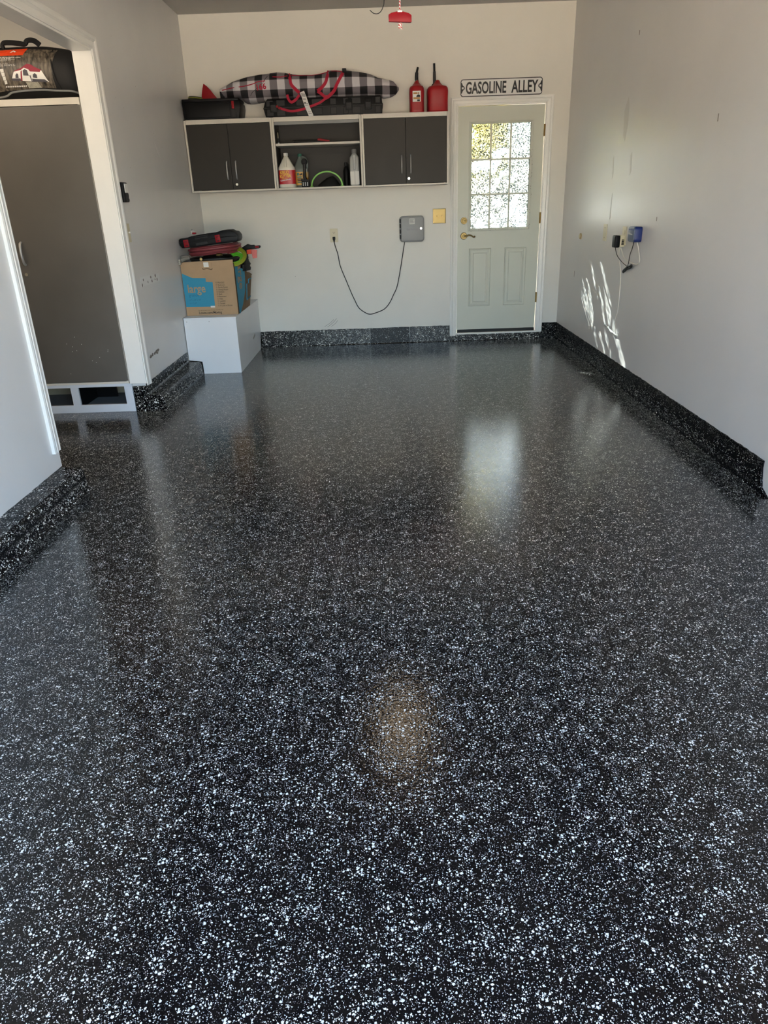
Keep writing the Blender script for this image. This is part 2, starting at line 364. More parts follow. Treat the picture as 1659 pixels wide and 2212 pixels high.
# right wall
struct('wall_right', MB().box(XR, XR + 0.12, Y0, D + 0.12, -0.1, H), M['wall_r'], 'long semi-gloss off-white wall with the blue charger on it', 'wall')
# back wall with the doorway cut out
DX0, DX1, DZ0, DZ1 = 0.770, 1.578, 0.112, 2.144
ox0, ox1, oz1 = DX0 - 0.012, DX1 + 0.012, DZ1 + 0.012
struct('wall_back', MB().box(XL - 0.12, ox0, D, D + 0.12, -0.1, H).box(ox1, XR + 0.12, D, D + 0.12, -0.1, H).box(ox0, ox1, D, D + 0.12, oz1, H).box(ox0, ox1, D, D + 0.12, -0.1, 0.066),
       M['wall'], 'off-white back wall behind the wall cabinets and the door', 'wall')
# left wall with the wide cased opening
JY0, JY1, JZ = 3.585, 5.09, 2.25
struct('wall_left', MB().box(XL - 0.105, XL, Y0, JY0 - 0.02, 0.118, H).box(XL - 0.105, XL, Y0, JY0 - 0.3, -0.1, 0.118).box(XL - 0.105, XL, JY1 + 0.02, D, -0.1, H).box(XL - 0.105, XL, JY0 - 0.02, JY1 + 0.02, JZ + 0.02, H),
       M['wall_side'], 'off-white left wall with a wide cased opening to the alcove', 'wall')
wl = bpy.data.objects['wall_left']; wb = bpy.data.objects['wall_back']; wr = bpy.data.objects['wall_right']
# jamb lining
jt = thing('trim_1', (XL - 0.05, JY1, 0.2), 'white boards lining the cased opening in the left wall', 'door jamb', kind='structure')
MB().box(XL - 0.115, XL + 0.004, JY1, JY1 + 0.019, 0.203, JZ + 0.019, 0.0015).build('jamb_board', M['trim'], jt)
MB().box(XL - 0.115, XL + 0.004, JY0 - 0.019, JY0, 0.203, JZ + 0.019, 0.0015).build('jamb_board', M['trim'], jt)
MB().box(XL - 0.115, XL + 0.004, JY0, JY1, JZ, JZ + 0.019, 0.0015).build('head_board', M['trim'], jt)
# casing (colonial profile: stepped ridges) round the opening
ct = thing('trim_2', (XL, JY1, 0.2), 'white ridged casing framing the opening in the left wall', 'door casing', kind='structure')
def casing_profile(base, wdt, proud):
    """(offset from the opening, proud) outline with ridges"""
    return [(0, 0), (0, proud * 0.55), (wdt * 0.10, proud * 0.62), (wdt * 0.14, proud * 0.50), (wdt * 0.45, proud * 0.66), (wdt * 0.48, proud * 0.58), (wdt * 0.62, proud * 0.95), (wdt * 0.66, proud * 0.8), (wdt * 0.86, proud), (wdt, proud * 0.85), (wdt, 0)]
pr = casing_profile(0, 0.082, 0.019)
def vcasing(parent, y_in, sgn, z0, z1, mitre):
    b = MB(); lo = [(XL + q, y_in + sgn * (0.012 + a), z0) for a, q in pr]; hi = [(XL + q, y_in + sgn * (0.012 + a), z1 + (0.012 + a if mitre else 0)) for a, q in pr]
    b.rings([lo, hi]); return b.build('casing_leg', M['trim'], parent)
vcasing(ct, JY1, 1, 0.185, JZ, True); vcasing(ct, JY0, -1, 0.207, JZ, True)
MB().rings([[(XL + q, JY0 - 0.012 - a, JZ + 0.012 + a) for a, q in pr], [(XL + q, JY1 + 0.012 + a, JZ + 0.012 + a) for a, q in pr]]).build('casing_head', M['trim'], ct)
# alcove behind the opening
struct('wall_alcove', MB().box(-3.32, -3.2, 3.1, 5.9, -0.1, 2.62).box(-3.2, XL - 0.106, 5.78, 5.9, -0.1, 2.62).box(-3.2, XL - 0.106, 3.1, 3.22, -0.1, 2.62), M['wall'], 'off-white alcove walls around the tall grey cabinet', 'wall')
struct('ceiling_alcove', MB().box(-3.32, XL - 0.106, 3.1, 5.9, 2.62, 2.72), M['ceil'], 'alcove ceiling above the tent bag', 'ceiling')
# front wall round the open garage door
struct('wall_front', MB().box(-3.4, -1.42, Y0 - 0.14, Y0, -0.1, H).box(1.52, XR + 0.12, Y0 - 0.14, Y0, -0.1, H).box(-1.42, 1.52, Y0 - 0.14, Y0, 2.36, H), M['siding'], 'front garage wall around the open overhead doorway', 'wall')

# curbs coated with the same flake epoxy
def curb(name, run, prof, mat, jit=0.0025, step=0.03, jit_idx=(), parent=None, label=None):
    """prof: outline points (out, z); run: (p0, p1, outward) - swept with a slightly ragged top"""
    p0, p1, out = Vector(run[0]), Vector(run[1]), Vector(run[2]); k = max(2, int((p1 - p0).length / step)); rs = []
    for i in range(k + 1):
        p = p0.lerp(p1, i / k); r = []
        for j, (o, z) in enumerate(prof):
            zz = z + (random.uniform(-jit, jit) if j in jit_idx else 0); r.append(p + out * o + Vector((0, 0, zz)))
        rs.append(r)
    o = MB().rings(rs).build(name, mat, parent)
    if parent is None: tag(o, label, 'curb', kind='structure')
    return o
curb('baseboard_right', ((XR, 3.19, 0), (XR, D - 0.012, 0), (-1, 0, 0)), [(0, -0.05), (0.014, -0.05), (0.014, 0.0), (0.010, 0.03), (0.006, 0.159), (0, 0.159)], M['curb2'], jit_idx=(4, 5), label='black flake-coated concrete curb along the right wall')
b = MB().prism([(3.19, 0.12), (3.19, -0.02), (3.05, -0.02), (3.12, 0.012), (3.165, 0.03), (3.178, 0.07)], FYZ, XR - 0.012, XR + 0.01)
b.build('curb_end', M['curb2'], bpy.data.objects['baseboard_right'])
bb = thing('baseboard_back', (0, D, 0), 'black flake-coated concrete curb along the back wall', 'curb', kind='structure')
segs = [(-1.285, -1.232, 'curb', 0.159), (-1.228, -0.132, 'curb', 0.159), (-0.128, 0.279, 'curb2', 0.160), (0.283, 0.696, 'curb', 0.161), (1.640, XR - 0.004, 'curb2', 0.160)]
for a, c, mm, zt in segs:
    curb('curb_block', ((a, D, 0), (c, D, 0), (0, -1, 0)), [(0, -0.05), (0.012, -0.05), (0.012, 0.0), (0.009, 0.006), (0.008, zt), (0, zt)], M[mm], jit=0.002, jit_idx=(4, 5), parent=bb)
curb('curb_block', ((0.700, D, 0), (1.636, D, 0), (0, -1, 0)), [(0, -0.05), (0.012, -0.05), (0.012, 0.0), (0.009, 0.006), (0.008, 0.066), (0, 0.066)], M['curb'], jit=0.001, jit_idx=(4, 5), parent=bb)
MB().box(-1.29, XR - 0.01, D - 0.004, D, -0.02, 0.05).build('joint_strip', M['joint'], bb)
# left: coated wall foot, ledge and step between the opening and the white box
curb('baseboard_left', ((XL, JY1 + 0.002, 0), (XL, 6.285, 0), (1, 0, 0)), [(-0.1, -0.05), (0.128, -0.05), (0.128, 0.0), (0.122, 0.015), (0.116, 0.10), (0.100, 0.112), (0.012, 0.116), (0.004, 0.130), (0.004, 0.200), (-0.002, 0.200), (-0.002, 0.183), (-0.1, 0.183)], M['curb'], jit=0.004, jit_idx=(8,), label='black flake-coated step and wall foot under the left wall')
bl = bpy.data.objects['baseboard_left']
curb('trim_3', ((XL, 0.7, 0), (XL, 3.53, 0), (1, 0, 0)), [(-0.1, -0.05), (0.150, -0.05), (0.150, 0.0), (0.132, 0.02), (0.122, 0.10), (0.108, 0.118), (-0.1, 0.118)], M['curb'], jit=0.003, jit_idx=(5,), label='black flake-coated concrete curb under the wall before the opening')
MB().prism([(3.50, 0.118), (3.565, 0.118), (3.568, 0.15), (3.560, 0.17), (3.566, 0.205), (3.50, 0.205)], FYZ, XL - 0.1, XL - 0.001).build('drywall_edge', M['beige'], wl)
# patches and scuffs on the walls
MB().prism([(5.33, 0.846), (5.80, 0.843), (5.805, 0.901), (5.333, 0.909)], FYZ, XL, XL + 0.0012).build('primer_patch', M['patch'], wl)
for (y, z, r) in ((5.36, 0.856, .013), (5.40, 0.888, .010), (5.50, 0.866, .009), (5.585, 0.890, .013), (5.60, 0.862, .013), (5.70, 0.893, .015), (5.68, 0.866, .008), (5.735, 0.862, .012)):
    pts = [(y + r * random.uniform(.6, 1.1) * math.cos(t * 0.785), z + r * random.uniform(.6, 1.1) * math.sin(t * 0.785)) for t in range(8)]
    MB().prism(pts, FYZ, XL + 0.001, XL + 0.0022).build('glue_spot', M['scuff'], wl)
for (y, z, r) in ((5.30, 0.355, .02), (5.34, 0.36, .018), (5.40, 0.358, .02), (5.44, 0.365, .022), (5.49, 0.366, .02), (5.46, 0.35, .015)):
    pts = [(y + 1.6 * r * random.uniform(.6, 1.1) * math.cos(t * 0.785), z + r * .7 * random.uniform(.5, 1.1) * math.sin(t * 0.785)) for t in range(8)]
    MB().prism(pts, FYZ, XL, XL + 0.001).build('scuff_mark', M['scuff'], wl)
for (y, z) in ((6.20, 1.83), (6.22, 1.81), (6.245, 1.79)):
    MB().prism([(y, z), (y + .03, z - .01), (y + .045, z - .05), (y + .02, z - .03)], FYZ, XL, XL + 0.001).build('filler_patch', M['patch'], wl)
for (y, z0, z1) in ((5.688, 2.333, 2.361), (4.244, 1.682, 1.719), (6.94, 0.66, 0.71), (4.974, 1.18, 1.205)):
    MB().box(XR - 0.0012, XR, y - .004, y + .004, z0, z1).build('dark_nick', M['scuff'], wr)
M['fade'] = pmat('faded_patch', (198, 194, 189), .5)
for pts in ([(5.80, 1.98), (5.86, 1.90), (5.84, 1.74), (5.79, 1.70), (5.75, 1.80), (5.76, 1.93)], [(6.02, 1.62), (6.04, 1.60), (6.02, 1.46), (6.0, 1.50)], [(5.60, 1.62), (5.63, 1.60), (5.61, 1.47), (5.58, 1.50)], [(5.98, 1.36), (6.0, 1.30), (6.0, 1.17), (5.98, 1.18)]):
    MB().prism(pts, FYZ, XR - .0008, XR).build('filler_patch', M['fade'], wr)
for (x0, z0, x1, z1) in ((-0.60, 0.19, -0.50, 0.26), (-0.57, 0.185, -0.47, 0.27), (-0.53, 0.19, -0.46, 0.25)):
    MB().tube([(x0, D, z0), ((x0 + x1) / 2 + .01, D, (z0 + z1) / 2), (x1, D, z1)], 0.0016, n=4, sub=3).build('scratch', M['scuff'], wb)

# ------------------------------------------------------------------ back door
door = thing('door_1', ((DX0 + DX1) / 2, D, 0.066), 'grey-green back door with nine obscure glass panes and two raised panels', 'door', kind='structure')
GX0, GX1, GZ0, GZ1 = 0.893, 1.455, 1.087, 1.998
YD = D + 0.012                                # door face sits slightly inside the wall plane
slab = MB().box(DX0 + .002, GX0, YD, YD + .044, DZ0, DZ1 - .002).box(GX1, DX1 - .002, YD, YD + .044, DZ0, DZ1 - .002).box(GX0, GX1, YD, YD + .044, DZ0, GZ0).box(GX0, GX1, YD, YD + .044, GZ1, DZ1 - .002).build('slab', M['doorpaint'], door)
def frame_ring(x0, x1, z0, z1, wd, prof):
    """mitred moulding ring; prof: (inset 0..1, y)"""
    b = MB(); rs = []
    for cx, cz, sx, sz in ((x0, z0, 1, 1), (x1, z0, -1, 1), (x1, z1, -1, -1), (x0, z1, 1, -1)):
        rs.append([(cx + sx * a * wd, y, cz + sz * a * wd) for a, y in prof])
    return b.rings(rs, loop=True)
frame_ring(0.874, 1.481, 1.062, 2.022, 0.026, [(0, YD), (0.05, YD - .010), (0.35, YD - .012), (0.75, YD - .006), (1, YD - .002), (1, YD + .03), (0, YD + .03)]).build('lite_frame', M['doorpaint'], door)
pw, ph = (GX1 - GX0) / 3, (GZ1 - GZ0) / 3
for i in (1, 2):
    MB().box(GX0 + pw * i - .008, GX0 + pw * i + .008, YD - .004, YD + .016, GZ0, GZ1, .003).build('muntin', M['doorpaint'], door)
    MB().box(GX0, GX1, YD - .0035, YD + .016, GZ0 + ph * i - .008, GZ0 + ph * i + .008, .003).build('muntin', M['doorpaint'], door)
for i in range(3):
    for j in range(3):
        MB().box(GX0 + pw * i, GX0 + pw * (i + 1), YD + .018, YD + .022, GZ0 + ph * j, GZ0 + ph * (j + 1)).build('pane', M['glass'], door)
for px0, px1 in ((0.888, 1.107), (1.241, 1.460)):
    frame_ring(px0, px1, 0.345, 0.902, 0.05, [(0, YD), (0.10, YD - .007), (0.30, YD - .002), (0.42, YD - .0005), (0.75, YD - .006), (0.82, YD - .006), (1.0, YD + .0), (1, YD + .01), (0, YD + .01)]).build('raised_panel', M['doorpaint'], door)
# hardware
db = MB().cyl((.834, YD, 1.161), (.834, YD - .010, 1.161), .033, .030, 28).cyl((.834, YD - .010, 1.161), (.834, YD - .018, 1.161), .022, .019, 24).box(.818, .850, YD - .030, YD - .018, 1.155, 1.167, .002).build('deadbolt', M['brass'], door, True)
lv = MB().cyl((.834, YD, 1.021), (.834, YD - .012, 1.021), .034, .029, 28).cyl((.834, YD - .012, 1.021), (.834, YD - .045, 1.021), .013, .011).build('lever_rose', M['brass'], door, True)
MB().tube([(.834, YD - .045, 1.021), (.855, YD - .048, 1.020), (.878, YD - .048, 1.030), (.905, YD - .046, 1.024), (.925, YD - .046, 1.010), (.934, YD - .046, 1.016)], lambda t: .0085 - .003 * t, n=10).ball((.934, YD - .046, 1.014), .010).build('lever', M['brass'], lv, True)
for hz in (1.927, 1.165, 0.415):
    MB().cyl((DX1 + .004, YD - .008, hz - .05), (DX1 + .004, YD - .008, hz + .05), .007, n=10).box(DX1 - .006, DX1 + .012, YD - .004, YD, hz - .05, hz + .05).build('hinge', M['oldbrass'], door, True)
MB().box(ox0, ox1, D - .02, D + .1, 0.066, 0.082, .003).build('threshold', M['trim'], door)
MB().box(DX0 + .004, DX1 - .004, D - .004, D + .05, 0.084, 0.111).build('door_sweep', M['dgrey'], door)
for x0, x1 in ((ox0 - .002, DX0 - .001), (DX1 + .001, ox1 + .002)):
    MB().box(x0, x1, D - .001, D + .11, 0.066, DZ1 + .012).build('jamb', M['trim'], door)
MB().box(ox0, ox1, D - .001, D + .11, DZ1 + .001, oz1 + .002).build('jamb', M['trim'], door)
dc = thing('trim_4', ((DX0 + DX1) / 2, D, 0.056), 'cream ridged casing around the back door', 'door casing', kind='structure')
pr2 = casing_profile(0, 0.060, 0.018)
for xin, sg, zb in ((ox0, -1, 0.054), (ox1, 1, 0.070)):
    MB().rings([[(xin + sg * a, D - q, zb) for a, q in pr2], [(xin + sg * a, D - q, oz1 + a) for a, q in pr2]]).build('casing_leg', M['trim'], dc)
MB().rings([[(ox0 - a, D - q, oz1 + a) for a, q in pr2], [(ox1 + a, D - q, oz1 + a) for a, q in pr2]]).build('casing_head', M['trim'], dc)
# grime spots that have gathered along the lite frame
for k in range(46):
    if random.random() < .55: x, z = random.gauss(1.468, .006), random.uniform(1.07, 1.8)
    else: x, z = random.uniform(.88, 1.47), random.gauss(1.076, .006)
    r = random.uniform(.0012, .0035); yq = YD - .0125
    MB().ball((x, yq, z), r, 1, .4, 1.3, n=3).build('grime_spot', M['scuff'], door)

# ================================================================== wall cabinets
CY, CZ0, CZ1 = 7.195, 1.487, 2.076
def bow_handle(b, x, y, z0, z1):
    b.tube([(x, y, z0), (x, y - .016, z0 + .012), (x, y - .027, (z0 + z1) / 2), (x, y - .016, z1 - .012), (x, y, z1)], .0062, n=8); return b
def key_lock(parent, x, y, z):
    l = MB().cyl((x, y, z), (x, y - .006, z), .012, .011, 20).build('lock', M['chrome'], parent, True)
    MB().cyl((x, y - .0055, z), (x, y - .0075, z), .0055, n=14).build('lock_core', M['dgrey'], l) if False else None
    return l
def carcass(x0, x1, label, open_front=False):
    t = thing('wall_cabinet', ((x0 + x1) / 2, D, CZ0), label, 'cabinet', 'wall cabinets hung in a row on the back wall')
    sd = .018
    for a in (x0, x1 - sd): MB().box(a + .0008, a + sd - .0008, CY, D - .001, CZ0, CZ1 - .002, .0015).build('side_panel', M['cabframe'], t)
    MB().box(x0 + sd, x1 - sd, CY, D - .001, CZ1 - .036, CZ1, .0015).build('top_panel', M['cabframe'], t)
    MB().box(x0 + sd, x1 - sd, CY, D - .001, CZ0, CZ0 + .014, .0015).build('bottom_panel', M['cabframe'], t)
    MB().box(x0 + sd, x1 - sd, D - .012, D - .002, CZ0 + .014, CZ1 - .036).build('back_panel', M['cabin'], t)
    return t
def closed_cabinet(x0, x1, split, hl, hr, label, lockx):
    t = carcass(x0, x1, label)
    a, c = x0 + .020, x1 - .020
    for q0, q1, hx in ((a, split - .0015, hl), (split + .0015, c, hr)):
        d = MB().box(q0, q1, CY + .001, CY + .018, CZ0 + .017, CZ1 - .039, .001).build('door', M['cabdoor'], t)
        bow_handle(MB(), hx, CY + .001, 1.590, 1.738).build('handle', M['silver'], d, True)
        if abs(lockx - hx) < .05: key_lock(d, lockx, CY + .001, 1.545)
    return t
closed_cabinet(-1.716, -0.932, -1.332, -1.368, -1.286, 'dark grey two-door wall cabinet in the corner under the black tool case', -1.294)
closed_cabinet(-0.131, 0.652, 0.262, 0.223, 0.305, 'dark grey two-door wall cabinet under the red gas cans', 0.286)
oc = carcass(-0.931, -0.132, 'open-fronted wall cabinet with one shelf holding jugs and bottles')
oc_x0, oc_x1 = -0.931 + .018, -0.132 - .018
MB().box(oc_x0, oc_x1, CY + .004, D - .013, 1.847, 1.866, .001).build('shelf', M['cabframe'], oc)
for a, c in ((oc_x0, oc_x0 + .004), (oc_x1 - .004, oc_x1)): MB().box(a, c, CY + .004, D - .012, CZ0 + .014, CZ1 - .036).build('side_lining', M['cabin'], oc)
MB().box(oc_x0, oc_x1, CY + .004, D - .013, CZ0 + .0135, CZ0 + .0155).build('floor_lining', M['cabin'], oc)
MB().box(oc_x0, oc_x1, CY + .006, CY + .016, CZ1 - .062, CZ1 - .0365).build('top_rail', M['grey'], oc)
MB().box(oc_x0 + .03, oc_x1 - .03, D - .020, D - .012, 1.79, 1.845).build('hanging_rail', M['cabin'], oc)
SZ = CZ0 + .016                     # lower shelf surface
# ---- things on the lower shelf
def jug(name, cx, cy, z0, hx, hy, h, body, label, cap, lab, z_l0, z_l1, desc):
    t = thing(name, (cx, cy, z0), desc, 'jug')
    MB().loft([(cx, cy, z0, hx * .93, hy * .93, 4), (cx, cy, z0 + .006, hx, hy, 4), (cx, cy, z0 + h * .53, hx, hy, 4), (cx, cy, z0 + h * .57, hx * .97, hy * .97, 3.5), (cx, cy, z0 + h * .62, hx * .86, hy * .88, 3), (cx, cy, z0 + h * .80, hx * .46, hy * .55, 2.5), (cx, cy, z0 + h * .89, hx * .25, hx * .25, 2), (cx, cy, z0 + h * .93, hx * .24, hx * .24, 2)]).build('bottle', body, t, True)
    MB().loft([(cx, cy, z0 + h * .915, hx * .28, hx * .28, 2), (cx, cy, z0 + h * .985, hx * .28, hx * .28, 2), (cx, cy, z0 + h, hx * .25, hx * .25, 2)]).build('cap', cap, t, True)
    MB().loft([(cx, cy, z0 + z_l0, hx + .0006, hy + .0006, 4), (cx, cy, z0 + z_l1, hx + .0006, hy + .0006, 4)], cap=False).build('label', lab, t, True)
    return t
M['krud'] = pmat('red_label', (186, 22, 32), 0.35); M['yelink'] = pmat('yellow_print', (244, 196, 46), 0.4); M['yellab'] = pmat('yellow_label', (214, 160, 48), 0.35)
M['jwhite'] = pmat('jug_white', (232, 228, 214), 0.4); M['jgrey'] = pmat('jug_translucent_grey', (120, 128, 122), 0.35); M['teal'] = pmat('teal_cap', (48, 116, 98), 0.5)
j1 = jug('cleaner_jug', -0.838, 7.285, SZ, .078, .062, .292, M['jwhite'], None, M['white'], M['krud'], .030, .148, 'white plastic cleaner jug with a red label on the open shelf')
yj = 7.285 - .0635
text('KRUD', .038, (-0.893, yj, SZ + .113), M['yelink'], j1, sx=.78, bold=.0012, rot=.05)
text('KUTTER', .034, (-0.898, yj, SZ + .084), M['yelink'], j1, sx=.80, bold=.0012, rot=.05)
text('ORIGINAL', .014, (-0.885, yj, SZ + .071), M['yelink'], j1, sx=.9, rot=.05)
text('CLEANER DEGREASER', .013, (-0.896, yj, SZ + .055), M['white'], j1, sx=.75, bold=.0004, rot=.12)
MB().tube([(-.838, 7.24, SZ + .262), (-.838, 7.217, SZ + .215), (-.838, 7.222, SZ + .172)], .010, n=8).build('grip', M['jwhite'], j1, True)
j2 = jug('spray_cleaner_jug', -0.722, 7.405, SZ, .070, .060, .288, M['jgrey'], None, M['teal'], M['yellab'], .022, .135, 'grey translucent jug with a yellow label and teal cap behind the white jug')
for k, (x, z, w_, h_) in enumerate(((-.752, .104, .018, .022), (-.730, .104, .012, .015), (-.716, .107, .012, .015), (-.752, .085, .040, .010), (-.752, .070, .050, .008), (-.752, .056, .044, .007), (-.752, .042, .050, .006))):
    MB().box(x, x + w_, 7.3428, 7.3442, SZ + z, SZ + z + h_).build('label_print', M['ink'] if k % 3 else M['teal'], j2)
MB().tube([(-.705, 7.40, SZ + .262), (-.672, 7.39, SZ + .248), (-.656, 7.385, SZ + .21), (-.660, 7.39, SZ + .165)], .011, n=8).build('grip', M['jgrey'], j2, True)
rt = thing('ratchet_tool', (-0.672, 7.265, SZ), 'black ratchet tool with a ring head standing on its square base', 'tool')
MB().box(-.705, -.636, 7.235, 7.295, SZ, SZ + .052, .006).build('base', M['black'], rt)
MB().box(-.708, -.633, 7.238, 7.292, SZ + .052, SZ + .066, .004).build('collar', M['dgrey'], rt)
for x in (-.690, -.670, -.650): MB().box(x - .004, x + .004, 7.232, 7.236, SZ + .010, SZ + .042).build('rib', M['lgrey'], rt)
MB().tube([(-.672, 7.265, SZ + .066), (-.676, 7.265, SZ + .10), (-.672, 7.265, SZ + .14), (-.668, 7.265, SZ + .192)], lambda t: .017 - .004 * math.sin(math.pi * t), n=12).build('grip', M['blackr'], rt, True)
ring = [(-.670 + .021 * math.cos(a * math.pi / 8), 7.262, SZ + .212 + .021 * math.sin(a * math.pi / 8)) for a in range(16)]
MB().tube(ring, .0075, n=8, closed=True, sub=2).build('ring_head', M['dgrey'], rt, True)
MB().cyl((-.670, 7.272, SZ + .212), (-.670, 7.258, SZ + .212), .016, n=20).build('head_core', M['blackm'], rt)
MB().tube([(-.653, 7.247, SZ + .15), (-.649, 7.245, SZ + .11), (-.652, 7.245, SZ + .08)], .0025, n=6).build('trigger', M['lgrey'], rt)
ar = thing('green_arch', (-0.470, 7.235, SZ), 'lime green plastic arch standing on its two ends on the shelf', 'plastic arch')
ap = [(-.470 + .142 * math.cos(math.pi * a / 14), 7.235, SZ + .004 + .120 * math.sin(math.pi * a / 14)) for a in range(15)]
rs = []
for i, p in enumerate(ap):
    a = math.pi * i / 14; o = Vector((math.cos(a), 0, math.sin(a))); p = Vector(p)
    rs.append([p + o * .006 + Vector((0, -.016, 0)), p + o * .009, p + o * .006 + Vector((0, .016, 0)), p - o * .006 + Vector((0, .016, 0)), p - o * .004, p - o * .006 + Vector((0, -.016, 0))])
MB().rings(rs).build('band', M['lime'], ar, True)
for x in (-.612, -.328): MB().box(x - .016, x + .016, 7.219, 7.251, SZ, SZ + .006, .002).build('foot', M['lime'], ar)
pou = MB()
pou.loft([(-.47 + .01 * i, 7.38, SZ + z, hx, hy, 2.6) for i, (z, hx, hy) in enumerate(((0, .105, .07), (.02, .10, .068), (.05, .07, .05), (.075, .04, .03), (.088, .012, .012)))])
tag(pou.build('black_pouch', M['blackm'], None, True), 'slumped black pouch behind the lime green arch', 'pouch')
bt = thing('black_bottle', (-0.292, 7.345, SZ), 'slim black bottle beside the grey motor oil bottle', 'bottle')
MB().loft([(-.292, 7.345, SZ, .026, .026, 2), (-.292, 7.345, SZ + .13, .027, .027, 2), (-.292, 7.345, SZ + .155, .02, .02, 2), (-.292, 7.345, SZ + .17, .011, .011, 2)]).build('body', M['black'], bt, True)
MB().loft([(-.292, 7.345, SZ + .168, .015, .015, 2), (-.292, 7.345, SZ + .20, .013, .013, 2)]).build('cap', M['dgrey'], bt, True)
ob = thing('oil_bottle', (-0.210, 7.285, SZ), 'tall grey motor oil bottle with a pale label at the right of the shelf', 'bottle')
MB().loft([(-.210, 7.285, SZ, .042, .055, 5), (-.210, 7.285, SZ + .12, .044, .058, 5), (-.210, 7.285, SZ + .135, .045, .058, 5), (-.210, 7.285, SZ + .235, .043, .05, 4), (-.210, 7.285, SZ + .262, .022, .03, 2.5), (-.210, 7.285, SZ + .275, .019, .019, 2)]).build('body', M['lgrey'], ob, True)
MB().loft([(-.210, 7.285, SZ + .268, .024, .024, 2), (-.210, 7.285, SZ + .298, .024, .024, 2), (-.210, 7.285, SZ + .304, .02, .02, 2)]).build('cap', M['grey'], ob, True)
for x0, x1 in ((-.251, -.2115), (-.2085, -.169)): MB().box(x0, x1, 7.2255, 7.2285, SZ + .008, SZ + .118, .001).build('label', M['paper'], ob)
MB().box(-.221, -.199, 7.219, 7.232, SZ + .13, SZ + .255, .005).build('spine', M['lgrey'], ob)
# ---- things on the upper shelf
UZ = 1.866
pn = thing('bottle_brush', (-0.889, 7.24, UZ), 'small thin rod with a pale tip standing at the left of the upper shelf', 'rod')
MB().cyl((-.889, 7.24, UZ), (-.889, 7.24, UZ + .010), .009, n=12).build('foot', M['silver'], pn, True)
MB().cyl((-.889, 7.24, UZ + .010), (-.889, 7.24, UZ + .045), .0065, n=10).build('grip', M['dgrey'], pn, True)
MB().cyl((-.889, 7.24, UZ + .045), (-.887, 7.24, UZ + .092), .003, n=8).build('tip', M['ivory'], pn, True)
tr = thing('black_tray', (-0.66, 7.33, UZ), 'low black plastic tray lying on the upper shelf', 'tray')
MB().prism([(-.76, UZ), (-.54, UZ), (-.53, UZ + .022), (-.60, UZ + .028), (-.75, UZ + .030)], FXZ, 7.27, 7.40, .004).build('body', M['black'], tr)
MB().tube([(-.765, 7.268, UZ + .022), (-.70, 7.266, UZ + .026), (-.62, 7.266, UZ + .024), (-.55, 7.268, UZ + .019)], .004, n=6).build('rim', M['dgrey'], tr, True)
kn = thing('hand_saw', (-0.47, 7.24, UZ), 'folding hand tool with a red grip lying on the upper shelf', 'hand tool')
MB().prism([(-.536, UZ + .018), (-.53, UZ + .034), (-.505, UZ + .034), (-.470, UZ + .024), (-.425, UZ + .018), (-.424, UZ + .008), (-.440, UZ + .006), (-.50, UZ + .012)], FXZ, 7.225, 7.245, .003).build('grip', M['red'], kn)
MB().prism([(-.64, UZ), (-.42, UZ), (-.42, UZ + .007), (-.50, UZ + .013), (-.536, UZ + .019), (-.62, UZ + .012)], FXZ, 7.228, 7.242, .002).build('blade', M['black'], kn)

# ================================================================== on top of the cabinets
TZ = CZ1
tc = thing('tool_case', (-1.46, 7.34, TZ), 'black plastic tool case with a red latch on the corner cabinet', 'tool case')
MB().prism([(-1.712, 2.215), (-1.700, 2.234), (-1.215, 2.228), (-1.197, 2.205), (-1.196, 2.165), (-1.215, 2.082), (-1.225, TZ), (-1.685, TZ), (-1.700, 2.09)], FXZ, 7.205, 7.475, .010).build('body', M['black'], tc, True)
MB().box(-1.680, -1.290, 7.196, 7.212, 2.092, 2.206, .006).build('front_panel', M['black'], tc, True)
MB().box(-1.708, -1.205, 7.192, 7.48, 2.218, 2.238, .006).build('lid_rim', M['black'], tc, True)
MB().box(-1.272, -1.248, 7.190, 7.208, 2.153, 2.214, .005).build('latch', M['red'], tc, True)
MB().box(-1.280, -1.238, 7.198, 7.210, 2.085, 2.150, .004).build('latch_plate', M['dgrey'], tc)
fp = [(-1.563, 2.2385), (-1.552, 2.29), (-1.540, 2.335), (-1.527, 2.372), (-1.500, 2.352), (-1.470, 2.320), (-1.443, 2.285), (-1.424, 2.260), (-1.411, 2.2385)]
tag(MB().prism(fp, FXZ, 7.33, 7.352, .004).build('red_fin', M['red'], None, True), 'curved red plastic fin sticking up from the black tool case', 'plastic fin')
cc = thing('cable_coil', (-1.60, 7.30, 2.238), 'small black and yellow cable coil lying on the black tool case', 'cable')
for k, (mm, rr) in enumerate((('blackr', .062), ('hose_yel', .060), ('blackr', .056))):
    el = [(-1.598 + rr * math.cos(a * math.pi / 8), 7.27 + rr * .8 * math.sin(a * math.pi / 8), 2.243 + .0075 * k + .006 * math.cos(a * math.pi / 8 + 2.8)) for a in range(16)]
    MB().tube(el, .0042, n=6, closed=True, sub=3).build('cable_loop', M[mm], cc, True)
